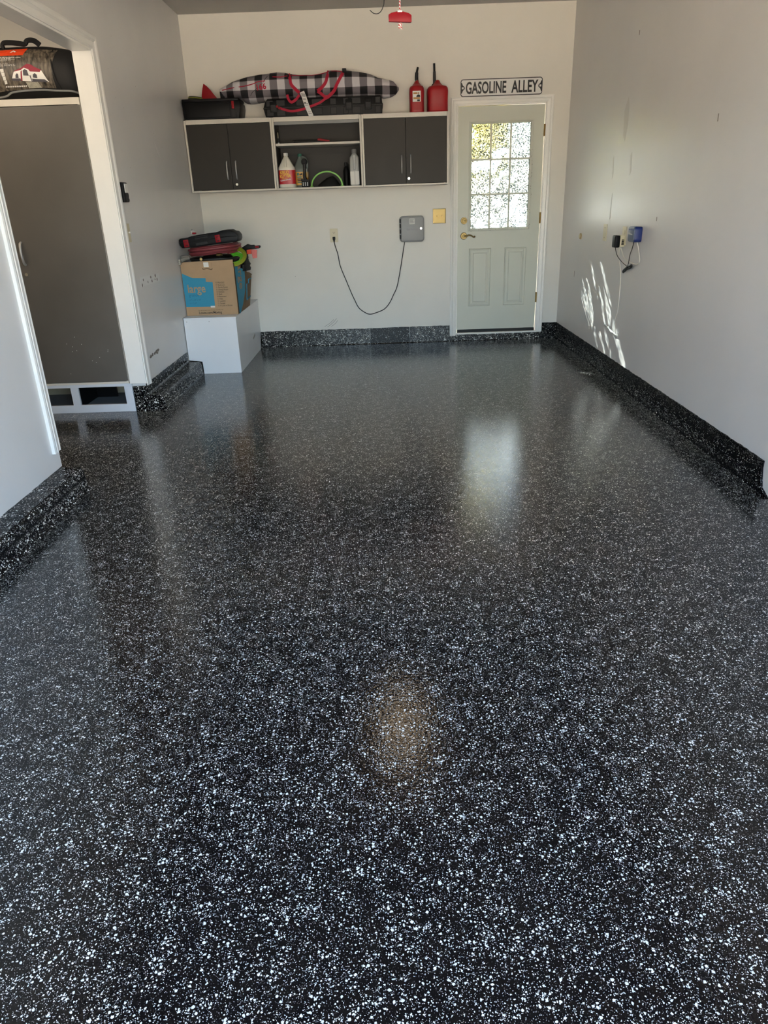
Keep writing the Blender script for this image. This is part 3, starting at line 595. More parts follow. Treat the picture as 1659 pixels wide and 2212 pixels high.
# hard rifle case
hc = thing('hard_case', (-0.46, 7.34, TZ), 'long black ribbed hard case under the plaid bag', 'hard case')
MB().prism([(-.978, TZ), (.058, TZ), (.064, 2.14), (.070, 2.150), (.062, 2.158), (.056, 2.212), (.045, 2.218), (-.955, 2.218), (-.978, 2.19), (-.992, 2.152), (-.998, 2.146), (-.992, 2.140)], FXZ, 7.205, 7.47, .006).build('shell', M['black'], hc, True)
MB().box(-.985, .063, 7.197, 7.206, 2.146, 2.152, .001).build('seam', M['dgrey'], hc)
for x0, x1 in ((-.965, -.905), (-.875, -.80), (-.70, -.60), (-.56, -.47), (-.40, -.345), (-.21, -.13), (-.285, -.24), (.00, .045)):
    for z0, z1 in ((TZ + .008, 2.138), (2.160, 2.208)):
        MB().box(x0, x1, 7.196, 7.208, z0, z1, .004).build('rib', M['dgrey'], hc)
for x0 in (-.935, -.355 + .09, -.095):
    la = MB().box(x0, x0 + .062, 7.190, 7.206, 2.112, 2.196, .005).build('latch', M['black'], hc, True)
    MB().box(x0 + .008, x0 + .054, 7.187, 7.192, 2.126, 2.170, .002).build('latch_tab', M['dgrey'], la)
# plaid snowboard bag
TOP = [(-1.388, 2.326), (-1.275, 2.373), (-1.147, 2.408), (-1.022, 2.425), (-0.897, 2.436), (-0.852, 2.440), (-0.807, 2.436), (-0.754, 2.424), (-0.653, 2.411), (-0.550, 2.409), (-0.446, 2.422), (-0.400, 2.438), (-0.269, 2.438), (-0.138, 2.420), (-0.036, 2.399), (0.025, 2.372), (0.086, 2.360), (0.168, 2.343), (0.200, 2.306), (0.214, 2.291)]
BOT = [(-1.388, 2.262), (-1.333, 2.241), (-1.193, 2.241), (-1.165, 2.208), (-1.107, 2.202), (-1.002, 2.214), (-0.917, 2.226), (-0.709, 2.224), (-0.459, 2.222), (-0.292, 2.222), (-0.126, 2.222), (0.040, 2.222), (0.081, 2.208), (0.144, 2.218), (0.186, 2.238), (0.214, 2.272)]
def interp(T, x):
    if x <= T[0][0]: return T[0][1]
    for (a, u), (c, v) in zip(T, T[1:]):
        if x <= c: return u + (v - u) * (x - a) / (c - a)
    return T[-1][1]
BCY = 7.365
def bagdim(x):
    zt, zb = interp(TOP, x), interp(BOT, x); hz = max((zt - zb) / 2, .008)
    u = (x + 1.388) / 1.602; prof = min(1, (max(u, 0) * 7 + .30)) * min(1, (max(1 - u, 0) * 5 + .10)); return (zt + zb) / 2, hz, .135 * prof
def bagfront(x, z):
    cz, hz, hy = bagdim(min(max(x, -1.385), .21)); q = max(-.97, min(.97, (z - cz) / hz))
    return BCY - hy * (1 - abs(q) ** 2.6) ** (1 / 2.6)
NS, NR = 110, 36
bb_ = bmesh.new(); uvl = bb_.loops.layers.uv.new('UVMap'); grid = []
for i in range(NS + 1):
    x = -1.388 + 1.602 * i / NS; cz, hz, hy = bagdim(x); ring_ = []
    for j in range(NR):
        t = 2 * math.pi * j / NR; c, s_ = math.cos(t), math.sin(t)
        y = BCY - hy * math.copysign(abs(c) ** (2 / 2.6), c); z = cz + hz * math.copysign(abs(s_) ** (2 / 2.6), s_)
        wv = (noise.noise(Vector((x * 9, z * 14, j * .3))) + .6 * noise.noise(Vector((x * 26 + z * 20, z * 30, 3)))) * .007 * min(1, hz / .06)
        ring_.append(bb_.verts.new((x + wv * .3, y - wv * c, z + min(0.0, wv) * s_ * .3)))
    grid.append(ring_)
for i in range(NS):
    for j in range(NR):
        f = bb_.faces.new((grid[i][j], grid[i + 1][j], grid[i + 1][(j + 1) % NR], grid[i][(j + 1) % NR])); f.smooth = True
        for lp, (ii, jj) in zip(f.loops, ((i, j), (i + 1, j), (i + 1, j + 1), (i, j + 1))):
            xx = -1.388 + 1.602 * ii / NS; zz = bagdim(xx)
            lp[uvl].uv = (xx / .066 / 2, (zz[0] - 2.32) / .13 + .66 + 0.92 * math.sin(2 * math.pi * min(jj, NR) / NR) * (zz[1] / .105))
for r_ in (grid[0], grid[-1]): bb_.faces.new(r_)
bmesh.ops.recalc_face_normals(bb_, faces=bb_.faces[:])
bag = thing('snowboard_bag', (-0.59, BCY, 2.222), 'long black and white buffalo plaid snowboard bag with red straps', 'bag')
mb_ = MB(); mb_.bm.free(); mb_.bm = bb_; mb_.build('bag_body', M['plaid'], bag)
MB().loft([(-1.385, BCY, 2.242, .002, .035, 3), (-1.38, BCY, 2.248, .012, .045, 3), (-1.355, BCY, 2.262, .035, .055, 3), (-1.372, BCY, 2.30, .02, .05, 3), (-1.382, BCY, 2.322, .006, .03, 3)]).build('end_patch', M['blackm'], bag, True)
on = lambda x, z, e=.006: (x, bagfront(x, z) - e, z)
lo_ = lambda x, z, e=.0: (x, 7.183 - e, z)
def strap(name, pts, wd, par, mat='strap', th=.002): return MB().ribbon(pts, wd, th).build(name, M[mat], par)
strap('carry_strap', [on(-.757, 2.416), on(-.742, 2.370), on(-.734, 2.327), on(-.700, 2.290, .012), (-.664, 7.190, 2.256)], .026, bag)
strap('carry_strap', [(-.664, 7.186, 2.240), (-.697, 7.182, 2.206), (-.739, 7.182, 2.186), (-.764, 7.186, 2.212), (-.772, 7.19, 2.246)], .022, bag)
strap('carry_strap', [on(-.400, 2.428), on(-.416, 2.374, .009), on(-.431, 2.333, .010), on(-.466, 2.295, .012), (-.505, 7.195, 2.266)], .026, bag)
strap('carry_strap', [(-.505, 7.193, 2.264), (-.473, 7.188, 2.243), (-.436, 7.184, 2.217), (-.395, 7.186, 2.226)], .024, bag)
strap('carry_strap', [(-.438, 7.184, 2.206), (-.401, 7.186, 2.226), (-.358, 7.190, 2.264), on(-.330, 2.319, .012), on(-.290, 2.381, .008), on(-.262, 2.420, .006)], .026, bag)
strap('shoulder_strap', [(-.858, 7.182, 2.150), (-.815, 7.180, 2.133), (-.743, 7.180, 2.117), (-.660, 7.180, 2.125), (-.597, 7.180, 2.141), (-.493, 7.180, 2.173), (-.430, 7.181, 2.210)], .019, bag)
MB().cyl((-.868, 7.185, 2.156), (-.868, 7.176, 2.156), .010, n=12).cyl((-.848, 7.185, 2.143), (-.848, 7.176, 2.143), .011, n=12).build('buckle', M['red'], bag, True)
MB().box(-.28, -.245, 7.20, 7.25, 2.405, 2.432, .004).build('strap_buckle', M['blackm'], bag)
for pl in ([(-1.360, 2.312), (-1.260, 2.319), (-1.157, 2.326), (-1.074, 2.341), (-1.024, 2.357), (-0.962, 2.362)], [(-0.895, 2.392), (-0.826, 2.388), (-0.765, 2.396)], [(-.73, 2.400), (-.66, 2.398), (-.55, 2.397), (-.46, 2.408), (-.41, 2.420)], [(-.38, 2.424), (-.33, 2.422), (-.28, 2.412)]):
    MB().tube([on(x, z, .001) for x, z in pl], .0038, n=6).build('piping', M['strap'], bag, True)
MB().tube([on(-1.12, 2.222, .001), on(-1.09, 2.27, .001), on(-1.05, 2.30, .001), on(-0.99, 2.34, .001), on(-.955, 2.385, .001), on(-.91, 2.424, .001)], .0018, n=5).build('seam', M['blackm'], bag, True)
text('166', .062, (-1.048, 7.2, 2.290), M['strap'], bag, sx=1.02, bold=.0016, rot=.12, extrude=.0006, warp=lambda co: Vector((co.x, bagfront(co.x, co.z) - .008 + (co.y - 7.2), co.z)))
tg = thing('luggage_tag', (-.60, 7.176, 2.071), 'white paper airline tag hanging from the plaid bag strap', 'luggage tag')
MB().ribbon([(-.640, 7.172, 2.262), (-.622, 7.166, 2.215), (-.602, 7.166, 2.150), (-.580, 7.172, 2.095), (-.570, 7.180, 2.070)], .040, .0012).build('tag_strip', M['paper'], tg)
for k in range(9): MB().box(-.646 + .004 * k, -.6442 + .004 * k, 7.1655, 7.1672, 2.226 - .0008 * k, 2.252 - .0008 * k).build('barcode_bar', M['ink'], tg)
for k, (w_, h_) in enumerate(((.007, .014), (.005, .014), (.004, .005), (.006, .004))): MB().box(-.624 + .008 * k, -.624 + .008 * k + w_, 7.1645, 7.1658, 2.168, 2.168 + h_).build('print_mark', M['ink'], tg)
for z, x in ((2.205, -.636), (2.200, -.634), (2.156, -.618), (2.104, -.598), (2.092, -.593)): MB().box(x, x + .028, 7.1645, 7.1658, z, z + .0025).build('print_line', M['ink'], tg)

# gas cans
def gas_can(name, cx, cy, hx, hy, zs, neck_x, neck_hx, zn, label, group='red gas cans on the right wall cabinet'):
    t = thing(name, (cx, cy, TZ), label, 'gas can', group); h = zs - TZ
    MB().loft([(cx, cy, TZ, hx * .95, hy * .95, 5), (cx, cy, TZ + .008, hx, hy, 5), (cx, cy, TZ + .022, hx * .985, hy * .985, 5), (cx, cy, TZ + h * .45, hx * .97, hy * .97, 5), (cx, cy, TZ + h * .80, hx, hy, 5), (cx, cy, TZ + h * .92, hx * .97, hy * .97, 4), (cx, cy, zs - .004, hx * .86, hy * .90, 3.5),
               (cx + (neck_x - cx) * .4, cy, zs + .001, hx * .62, hy * .8, 3), (cx + (neck_x - cx) * .8, cy, zs + (zn - zs) * .28, neck_hx * 1.7, hy * .5, 2.5), (neck_x, cy, zs + (zn - zs) * .65, neck_hx * 1.05, hy * .32, 2.2), (neck_x, cy, zn - .004, neck_hx * .85, hy * .26, 2.2), (neck_x, cy, zn, neck_hx * .5, hy * .2, 2.2)]).build('body', M['gasred'], t, True)
    return t
g1 = gas_can('gas_can', 0.370, 7.30, .066, .105, 2.285, .372, .022, 2.328, 'small narrow red gas can with a paper label and bent black spout')
MB().cyl((.376, 7.33, 2.29), (.376, 7.33, 2.338), .019, .015).build('collar', M['gasred'], g1, True)
MB().cyl((.374, 7.33, 2.332), (.374, 7.33, 2.342), .0145, n=16).build('ring', M['teal'], g1, True)
MB().tube([(.374, 7.33, 2.340), (.374, 7.33, 2.372), (.376, 7.33, 2.398)], lambda t: .0155 - .002 * t, n=12).build('spout_sleeve', M['blackr'], g1, True)
MB().tube([(.376, 7.33, 2.395), (.380, 7.33, 2.415), (.386, 7.33, 2.438)], .0095, n=10).build('spout', M['black'], g1, True)
gy = 7.30 - .1042
MB().box(.331, .402, gy - .0012, gy + .004, 2.158, 2.241, .0004).build('label', M['paper'], g1)
M['tanink'] = pmat('tan_print', (186, 134, 72), 0.6); M['skin'] = pmat('photo_skin', (176, 128, 98), 0.6)
for x0, x1, z0, z1, mm in ((.337, .372, 2.216, 2.229, 'tanink'), (.337, .395, 2.177, 2.191, 'tanink'), (.370, .394, 2.160, 2.174, 'ink')): MB().box(x0, x1, gy - .0019, gy - .001, z0, z1).build('label_print', M[mm], g1)
MB().prism([(.362, 2.193), (.366, 2.204), (.376, 2.212), (.389, 2.212), (.396, 2.204), (.397, 2.193)], FXZ, gy - .0019, gy - .001).build('label_print', M['ink'], g1)
MB().cyl((.382, gy - .001, 2.222), (.382, gy - .0019, 2.222), .0075, n=14).build('label_print', M['skin'], g1)
g2 = gas_can('gas_can', 0.556, 7.31, .093, .115, 2.280, .557, .024, 2.330, 'larger square red gas can with a long straight black spout')
MB().tube([(.540, 7.40, 2.285), (.538, 7.395, 2.36), (.537, 7.39, 2.41)], lambda t: .0145 - .003 * t, n=12).build('spout_sleeve', M['blackr'], g2, True)
MB().tube([(.537, 7.39, 2.405), (.536, 7.39, 2.44), (.535, 7.39, 2.472)], .0095, n=10).build('spout', M['black'], g2, True)
MB().tube([(.506, 7.36, 2.272), (.516, 7.37, 2.300), (.535, 7.385, 2.318)], .006, n=8).build('vent_lever', M['black'], g2, True)

# ------------------------------------------------------------------ sign
sg = thing('street_sign', (1.161, D, 2.2165), 'white embossed metal street sign reading GASOLINE ALLEY above the door', 'sign')
SX0, SX1, SZ0, SZ1 = .786, 1.537, 2.2175, 2.358
MB().prism(rrect(SX0, SX1, SZ0, SZ1, .024), FXZ, D - .005, D - .0005).build('plate', M['signblack'], sg)
MB().prism(rrect(SX0 + .007, SX1 - .007, SZ0 + .007, SZ1 - .007, .018), FXZ, D - .0066, D - .004).build('face', M['signwhite'], sg)
zc = (SZ0 + SZ1) / 2
for x, s in ((SX0 + .006, 1), (SX1 - .006, -1)):
    MB().prism([(x, zc - .044), (x + s * .006, zc - .042), (x + s * .016, zc - .020), (x + s * .030, zc - .010), (x + s * .033, zc), (x + s * .030, zc + .010), (x + s * .016, zc + .020), (x + s * .006, zc + .042), (x, zc + .044)], FXZ, D - .0072, D - .005).build('end_mark', M['signblack'], sg)
    MB().box(min(x + s * .006, x + s * .022), max(x + s * .006, x + s * .022), D - .0078, D - .006, zc - .008, zc + .008).build('bolt_hole', M['signwhite'], sg)
def sign_text(s, x0, x1):
    o = text(s, .128, (0, D - .0078, SZ0 + .024), M['signblack'], sg, sx=1, bold=.0030, extrude=.0016)
    xs = [v.co.x for v in o.data.vertices]; zs = [v.co.z for v in o.data.vertices]; a, c = min(xs), max(xs); e, g = min(zs), max(zs)
    for v in o.data.vertices:
        v.co.x = x0 + (v.co.x - a) / (c - a) * (x1 - x0); v.co.z = SZ0 + .021 + (v.co.z - e) / (g - e) * (.098)
sign_text('GASOLINE', .834, 1.205); sign_text('ALLEY', 1.252, 1.497)

# ================================================================== electrical things on the back wall
pl = thing('wall_outlet', (-.450, D, 1.005), 'ivory duplex outlet with a black plug in its lower socket', 'outlet')
MB().box(-.489, -.411, D - .006, D, 1.005, 1.131, .0025).build('plate', M['ivory'], pl)
for z in (1.093, 1.043):
    s_ = MB().prism(rrect(-.467, -.433, z - .014, z + .014, .010), FXZ, D - .008, D - .004).build('socket', M['ivory'], pl)
    for x in (-.457, -.443): MB().box(x - .0014, x + .0014, D - .0086, D - .0075, z - .001, z + .008).build('slot', M['ink'], s_)
    MB().cyl((-.450, D - .0075, z - .007), (-.450, D - .0086, z - .007), .0026, n=10).build('ground_hole', M['ink'], s_)
CORD = [(-.449, 1.005), (-.440, .960), (-0.420, 0.890), (-0.403, 0.780), (-0.350, 0.637), (-0.301, 0.509), (-0.275, 0.449), (-0.236, 0.370), (-0.168, 0.317), (-0.121, 0.302), (-0.063, 0.314), (0.024, 0.348), (0.082, 0.410), (0.122, 0.486), (0.162, 0.571), (0.204, 0.760), (0.245, 0.9855)]
bx = thing('irrigation_controller', (.318, D, .986), 'grey plastic controller box with a rounded door and hanging power cord', 'control box')
MB().prism(rrect(.199, .437, .987, 1.222, .030), FXZ, D - .070, D - .0005, .004).build('housing', M['grey'], bx, True)
dd = MB().prism(rrect(.213, .430, .998, 1.210, .026), FXZ, D - .082, D - .070, .004).build('cover_door', pmat('cover_grey', (150, 151, 150), .4), bx, True)
MB().cyl((.406, D - .082, 1.108), (.406, D - .086, 1.108), .010, n=18).build('lock', M['chrome'], dd, True)
MB().box(.294, .345, D - .0832, D - .0818, 1.148, 1.200).build('sticker', M['paper'], dd)
for k in range(5): MB().box(.299, .340 - .006 * (k % 3), D - .0838, D - .083, 1.190 - .008 * k, 1.193 - .008 * k).build('sticker_print', M['ink'], dd)
M['emboss'] = pmat('embossed_grey', (140, 141, 141), .45)
for k in range(9): MB().box(.266 + .0125 * k, .275 + .0125 * k, D - .0826, D - .0818, 1.094, 1.108 + .004 * (k % 3 == 0)).build('embossed_mark', M['emboss'], dd)
for z in (1.035, 1.085, 1.135, 1.180): MB().cyl((.204, D - .076, z - .018), (.204, D - .076, z + .018), .007, n=10).build('hinge_knuckle', M['dgrey'], bx, True)
MB().tube([(x, D - .012 if 0 < i < 16 else (D - .030 if i == 0 else D - .035), z) for i, (x, z) in enumerate(CORD)], .0042, n=8).build('power_cord', M['blackr'], bx, True)
MB().prism([(-.463, 1.056), (-.437, 1.056), (-.437, 1.034), (-.443, 1.020), (-.446, 1.002), (-.454, 1.002), (-.457, 1.020), (-.463, 1.034)], FXZ, D - .036, D - .0085, .003).build('plug', M['black'], bx, True)
sw = thing('light_switch', (.591, D, 1.145), 'polished brass double light switch plate beside the back door', 'light switch')
MB().box(.528, .654, D - .004, D, 1.145, 1.279, .002).build('plate', M['brass'], sw)
frame_ring(.528, .654, 1.145, 1.279, .008, [(0, D - .001), (0.2, D - .0055), (1, D - .006), (1, D - .002)]).build('plate_rim', M['brass'], sw)
for x in (.568, .614):
    MB().box(x - .005, x + .005, D - .0055, D - .003, 1.200, 1.224).build('slot', M['oldbrass'], sw)
    MB().box(x - .0035, x + .0035, D - .015, D - .004, 1.210, 1.219, .0012).build('toggle', M['ivory'], sw)
    for z in (1.187, 1.237): MB().cyl((x, D - .004, z), (x, D - .006, z), .003, n=10).build('screw', M['brass'], sw)

# ------------------------------------------------------------------ left wall controls
wc = thing('wall_control', (XL, 5.26, 1.404), 'black garage door wall control with a white push bar on the left wall', 'wall control')
MB().box(XL, XL + .026, 5.206, 5.300, 1.404, 1.526, .005).build('body', M['black'], wc, True)
MB().box(XL + .026, XL + .030, 5.232, 5.292, 1.462, 1.518, .0015).build('push_bar', M['white'], wc)
MB().box(XL + .026, XL + .029, 5.232, 5.292, 1.432, 1.458, .0012).build('button', M['dgrey'], wc)
for y0, y1 in ((5.232, 5.260), (5.264, 5.292)): MB().box(XL + .026, XL + .030, y0, y1, 1.410, 1.427, .0012).build('button', M['dgrey'], wc)
ls = thing('light_switch', (XL, 5.236, 1.15), 'ivory single toggle switch plate beside the casing on the left wall', 'light switch')
MB().box(XL, XL + .006, 5.2, 5.270, 1.150, 1.270, .0025).build('plate', M['ivory'], ls)
MB().box(XL + .005, XL + .018, 5.231, 5.239, 1.209, 1.219, .002).build('toggle', M['white'], ls)

# ------------------------------------------------------------------ right wall things
bp_ = thing('blank_plate', (XR, 6.07, 1.01), 'pale blank cover plate on the right wall between nub and outlet', 'cover plate')
MB().box(XR - .006, XR, 6.030, 6.118, 1.010, 1.135, .0025).build('plate', M['ivory'], bp_)
for z in (1.036, 1.110): MB().cyl((XR - .006, 6.074, z), (XR - .0075, 6.074, z), .004, n=10).build('screw', M['scuff'], bp_)
wo_ = thing('wall_outlet', (XR, 5.58, 1.003), 'ivory outlet plate on the right wall behind the adapters', 'outlet')
MB().box(XR - .006, XR, 5.545, 5.632, 1.003, 1.131, .0025).build('plate', M['ivory'], wo_)
MB().prism(rrect(5.572, 5.606, 1.079, 1.107, .010), FYZ, XR - .008, XR - .004).build('socket', M['ivory'], wo_)
tp_ = thing('outlet_tap', (XR - .03, 5.585, .985), 'cream plug-in outlet tap on the lower socket of the right wall', 'plug adapter')
MB().box(XR - .040, XR - .0062, 5.553, 5.627, .992, 1.072, .006).build('body', M['ivory'], tp_, True)
MB().box(XR - .030, XR - .013, 5.5515, 5.5535, 1.006, 1.044).build('socket_panel', M['black'], tp_)
for k in range(3): MB().box(XR - .028, XR - .015, 5.5508, 5.5518, 1.012 + .012 * k, 1.014 + .012 * k).build('socket_slot', M['ivory'], tp_)
bk = thing('power_adapter', (XR - .06, 5.59, .985), 'black wall-wart adapter plugged into the cream tap with a bundled cord', 'power adapter')
MB().box(XR - .078, XR - .0405, 5.552, 5.628, .988, 1.072, .010, 3).build('body', M['black'], bk, True)
MB().tube([(XR - .062, 5.585, .990), (1.742, 5.57, .968), (1.752, 5.55, .930), (1.772, 5.50, .893), (1.788, 5.41, .865)], .0028, n=6).tube([(1.788, 5.41, .865), (1.788, 5.395, .90), (1.780, 5.36, .95), (1.776, 5.31, 1.0), (1.770, 5.275, 1.046)], .0028, n=6).build('cord', M['blackr'], bk, True)
lp8 = [(1.788, 5.41, .864), (1.786, 5.36, .872), (1.785, 5.325, .884), (1.786, 5.318, .876), (1.787, 5.345, .862), (1.788, 5.41, .850), (1.786, 5.465, .828), (1.785, 5.488, .820), (1.786, 5.49, .832), (1.787, 5.46, .846)]
MB().tube(lp8, .0062, n=8, closed=True, sub=5).build('cord_bundle', M['blackr'], bk, True)
MB().cyl((1.788, 5.432, .846), (1.788, 5.392, .868), .0085, n=10).build('twist_tie', M['black'], bk, True)
bc = thing('battery_charger', (XR - .03, 5.27, 1.04), 'blue battery charger with a slate face and cords on the right wall', 'charger')
rr_ = rrect(5.212, 5.345, 1.040, 1.140, .018)
MB().prism(rr_, FYZ, XR - .052, XR - .0005, .006).build('housing', M['blue'], bc, True)
MB().prism(rrect(5.216, 5.341, 1.044, 1.136, .016), FYZ, XR - .058, XR - .050, .003).build('face', M['slate'], bc, True)
for k in range(7): MB().box(XR - .0588, XR - .0578, 5.322 - .0125 * k, 5.331 - .0125 * k, 1.089 - .0006 * k, 1.098 - .0006 * k + .004 * (k in (0, 2))).build('print_mark', M['lgrey'], bc)
for k in range(4): MB().box(XR - .060, XR - .0575, 5.226 + .027 * k, 5.246 + .027 * k, 1.117, 1.126).build('vent', M['blue'], bc)
MB().tube([(XR - .02, 5.245, 1.041), (1.793, 5.228, .990), (1.793, 5.195, .941), (1.793, 5.190, .911), (1.793, 5.235, .895), (1.793, 5.329, .894), (1.793, 5.436, .905), (1.793, 5.526, .921), (1.793, 5.553, .939), (1.785, 5.595, .984)], .0032, n=6).build('cream_cord', M['vinyl'], bc, True)
wcd = MB().tube([(XR - .028, 5.600, .989), (1.790, 5.64, .93), (1.797, 5.645, 0.900), (1.797, 5.586, 0.822), (1.797, 5.570, 0.774), (1.797, 5.561, 0.675), (1.797, 5.562, 0.539), (1.797, 5.608, 0.464), (1.797, 5.616, 0.417), (1.797, 5.603, 0.377), (1.797, 5.618, 0.349)], .0034, n=6).build('white_cord', M['vinyl'], None, True)
tag(wcd, 'thin white cord hanging down the right wall from the outlet tap', 'cord')
tw = MB().tube([(1.800, 5.873, .386), (1.786, 5.80, .392), (1.780, 5.72, .386), (1.782, 5.634, .375), (1.788, 5.56, .362), (1.797, 5.497, .350)], .0042, n=6)
tw.tube([(1.800, 5.873, .380), (1.784, 5.80, .384), (1.783, 5.72, .392), (1.779, 5.634, .369), (1.791, 5.56, .366)], .0036, n=6)
tag(tw.build('cable_stub', M['lgrey'], None, True), 'short twisted grey cable stub sticking out low on the right wall', 'cable')
nb = thing('wall_nub', (XR, 6.80, 1.0), 'small tan round knob on the right wall near the back corner', 'knob')
MB().cyl((XR, 6.805, 1.017), (XR - .010, 6.805, 1.017), .026, .024, 20).build('rose', M['tan'], nb, True)
MB().cyl((XR - .010, 6.805, 1.017), (XR - .018, 6.805, 1.017), .016, .012, 16).build('cap', M['ivory'], nb, True)

# ================================================================== alcove: base, tall cabinet, tent bag
AX0, AX1, AY = -3.02, -1.828, 5.092
bs = thing('cabinet_base', ((AX0 + AX1) / 2, 5.3, 0), 'low white-grey open base box with cubbies under the tall grey cabinet', 'cabinet base')
MB().box(AX0, AX1, AY, AY + .019, .0, .056, .001).build('bottom_rail', M['basewhite'], bs)
MB().box(AX0, AX1, AY, AY + .019, .186, .206, .001).build('top_rail', M['basewhite'], bs)
for x0, x1 in ((AX1 - .058, AX1), (-2.277, -2.222), (-2.68, -2.625), (AX0, AX0 + .055)): MB().box(x0, x1, AY, AY + .019, .056, .186, .001).build('stile', M['basewhite'], bs)
MB().box(AX0, AX1, AY + .019, 5.60, .206 - .012, .206).build('top_board', M['basewhite'], bs)
MB().box(AX0, AX1, AY + .019, 5.55, .028, .034).build('floor_board', M['basegrey'], bs)
MB().box(AX0, AX1, 5.55, 5.56, .0, .194).build('back_board', M['beige'], bs)
for x in (AX0, AX1 - .012): MB().box(x, x + .012, AY + .019, 5.55, 0, .194).build('end_board', M['basewhite'], bs)
MB().box(-2.236, -2.224, AY + .019, 5.50, .034, .194).build('divider', M['black'], bs)
MB().box(-2.222, -2.07, 5.42, 5.44, .034, .194).build('divider', M['black'], bs)
tcab = thing('tall_cabinet', (-2.43, 5.35, .206), 'tall grey storage cabinet with white edges inside the alcove', 'cabinet')
KX0, KX1, KZ1 = -3.00, -1.845, 2.008
for x in (KX0, KX1 - .016): MB().box(x, x + .016, AY + .004, 5.60, .206, KZ1 - .038).build('side_panel', M['cabframe'], tcab)
MB().box(KX0, KX1, AY - .002, 5.60, KZ1 - .038, KZ1, .0015).build('top_panel', M['cabframe'], tcab)
MB().box(KX0 + .016, KX1 - .016, AY + .002, 5.60, .206, .222, .0015).build('bottom_panel', M['cabframe'], tcab)
MB().box(KX0 + .016, KX1 - .016, 5.59, 5.60, .222, KZ1 - .038).build('back_panel', M['cabin'], tcab)
for x0, x1, hx, lk in ((-2.452, KX1 - .002, -2.400, True), (KX0 + .002, -2.456, -2.508, False)):
    d = MB().box(x0, x1, AY - .001, AY + .016, .226, KZ1 - .042, .001).build('door', M['cabdoor2'], tcab)
    b = MB(); x = hx
    b.tube([(x, AY - .001, 1.036), (x, AY - .022, 1.050), (x, AY - .034, 1.107), (x, AY - .022, 1.164), (x, AY - .001, 1.178)], .0085, n=10)
    b.build('handle', M['silver'], d, True)
    if lk: key_lock(d, -2.408, AY - .001, .974)
for k in range(12):
    x, z = random.uniform(-2.25, -1.95), random.uniform(.28, .55); MB().ball((x, AY - .0012, z), .0022, 1, .4, 1, n=3).build('paint_fleck', M['white'], tcab)
# tent bag
TB0, TB1 = -2.92, -1.858
def tbdim(x):
    u = (x - TB0) / (TB1 - TB0); e = min(1, .80 + 5 * min(u, 1 - u)) ; top = 2.318 - .030 * max(0, (x + 2.08) / .22) ** 1.5 * (x > -2.08) - .012 * abs(x + 2.4)
    return (top + KZ1) / 2, (top - KZ1) / 2 * (.94 + .06 * e), .185 * e
def tbfront(x, z):
    cz, hz, hy = tbdim(x); q = max(-.985, min(.985, (z - cz) / hz)); return 5.315 - hy * (1 - abs(q) ** 2.5) ** (1 / 2.5)
tb = thing('tent_bag', (-2.39, 5.315, KZ1), 'black carry bag printed with a red tent on the tall cabinet', 'tent bag')
rs = []
for i in range(41):
    x = TB0 + (TB1 - TB0) * i / 40; cz, hz, hy = tbdim(x); r = []
    for j in range(32):
        t = 2 * math.pi * (j + .5) / 32; c, q = math.cos(t), math.sin(t); wv = .004 * noise.noise(Vector((x * 12, c * 3, q * 3)))
        r.append((x, 5.315 - (hy + wv) * math.copysign(abs(c) ** .8, c), cz + (hz + min(0, wv)) * math.copysign(abs(q) ** .8, q)))
    rs.append(r)
MB().rings(rs).build('bag_body', M['blackm'], tb, True)
def decal(poly, mat, parent, name, eps, front, cuts=4):
    b = bmesh.new(); f = b.faces.new([b.verts.new((x, 0, z)) for x, z in poly]); bmesh.ops.triangulate(b, faces=[f])
    for _ in range(cuts):
        long = [e for e in b.edges if e.calc_length() > .03]
        if not long: break
        bmesh.ops.subdivide_edges(b, edges=long, cuts=1); bmesh.ops.triangulate(b, faces=[f for f in b.faces if len(f.verts) > 3])
    for v in b.verts: v.co.y = front(v.co.x, v.co.z) - eps
    bmesh.ops.recalc_face_normals(b, faces=b.faces[:])
    o = MB(); o._merge(b); return o.build(name, mat, parent)
def art(a, c):                       # layout grid of the printed panel -> bag surface
    u, v = .1085 * a, .1085 * c - 38; return (-2.298 + .002874 * u - .00059 * v, 2.255 - .00249 * v - .00008 * u)
A = lambda *p: [art(*q) for q in p]
decal([(-2.80, 2.275)] + A((250, 218), (1070, 238), (1020, 420), (1030, 620), (1110, 1010), (830, 1000), (100, 1060), (-200, 1110)) + [(-2.80, 2.05)], M['forest'], tb, 'print_panel', .0025, tbfront)
decal(A((-300, 350), (-100, 260), (150, 235), (480, 208), (438, 355), (0, 378), (-300, 392)), M['orange'], tb, 'print_panel', .0036, tbfront)
MW, MR_, MD = M['white'], pmat('tent_maroon', (150, 34, 56), .6), pmat('tent_slate', (74, 72, 80), .6)
M['ground_print'] = pmat('print_gravel', (172, 168, 152), .7, var=.3, vscale=90)
decal(A((165, 305), (215, 252), (245, 262), (290, 288), (255, 300), (230, 275), (205, 300)), MW, tb, 'logo', .0046, tbfront, 1)
decal(A((520, 890), (760, 890), (830, 1000), (570, 1010)), M['ground_print'], tb, 'print_path', .0036, tbfront)
decal(A((290, 690), (420, 650), (480, 610), (590, 650), (800, 690), (830, 660), (960, 860), (990, 890), (650, 880), (470, 870), (255, 820)), MW, tb, 'tent_print', .0036, tbfront)
decal(A((290, 692), (330, 660), (430, 620), (540, 535), (620, 548), (700, 600), (830, 655), (805, 697), (610, 688), (580, 648), (490, 612), (430, 658)), MR_, tb, 'tent_print', .0046, tbfront)
for q in (((325, 815), (325, 755), (350, 722), (375, 735), (388, 815)), ((670, 805), (670, 745), (705, 720), (745, 750), (758, 820)), ((480, 765), (468, 670), (500, 640), (550, 660), (590, 770))): decal(A(*q), MD, tb, 'tent_print', .0046, tbfront, 2)
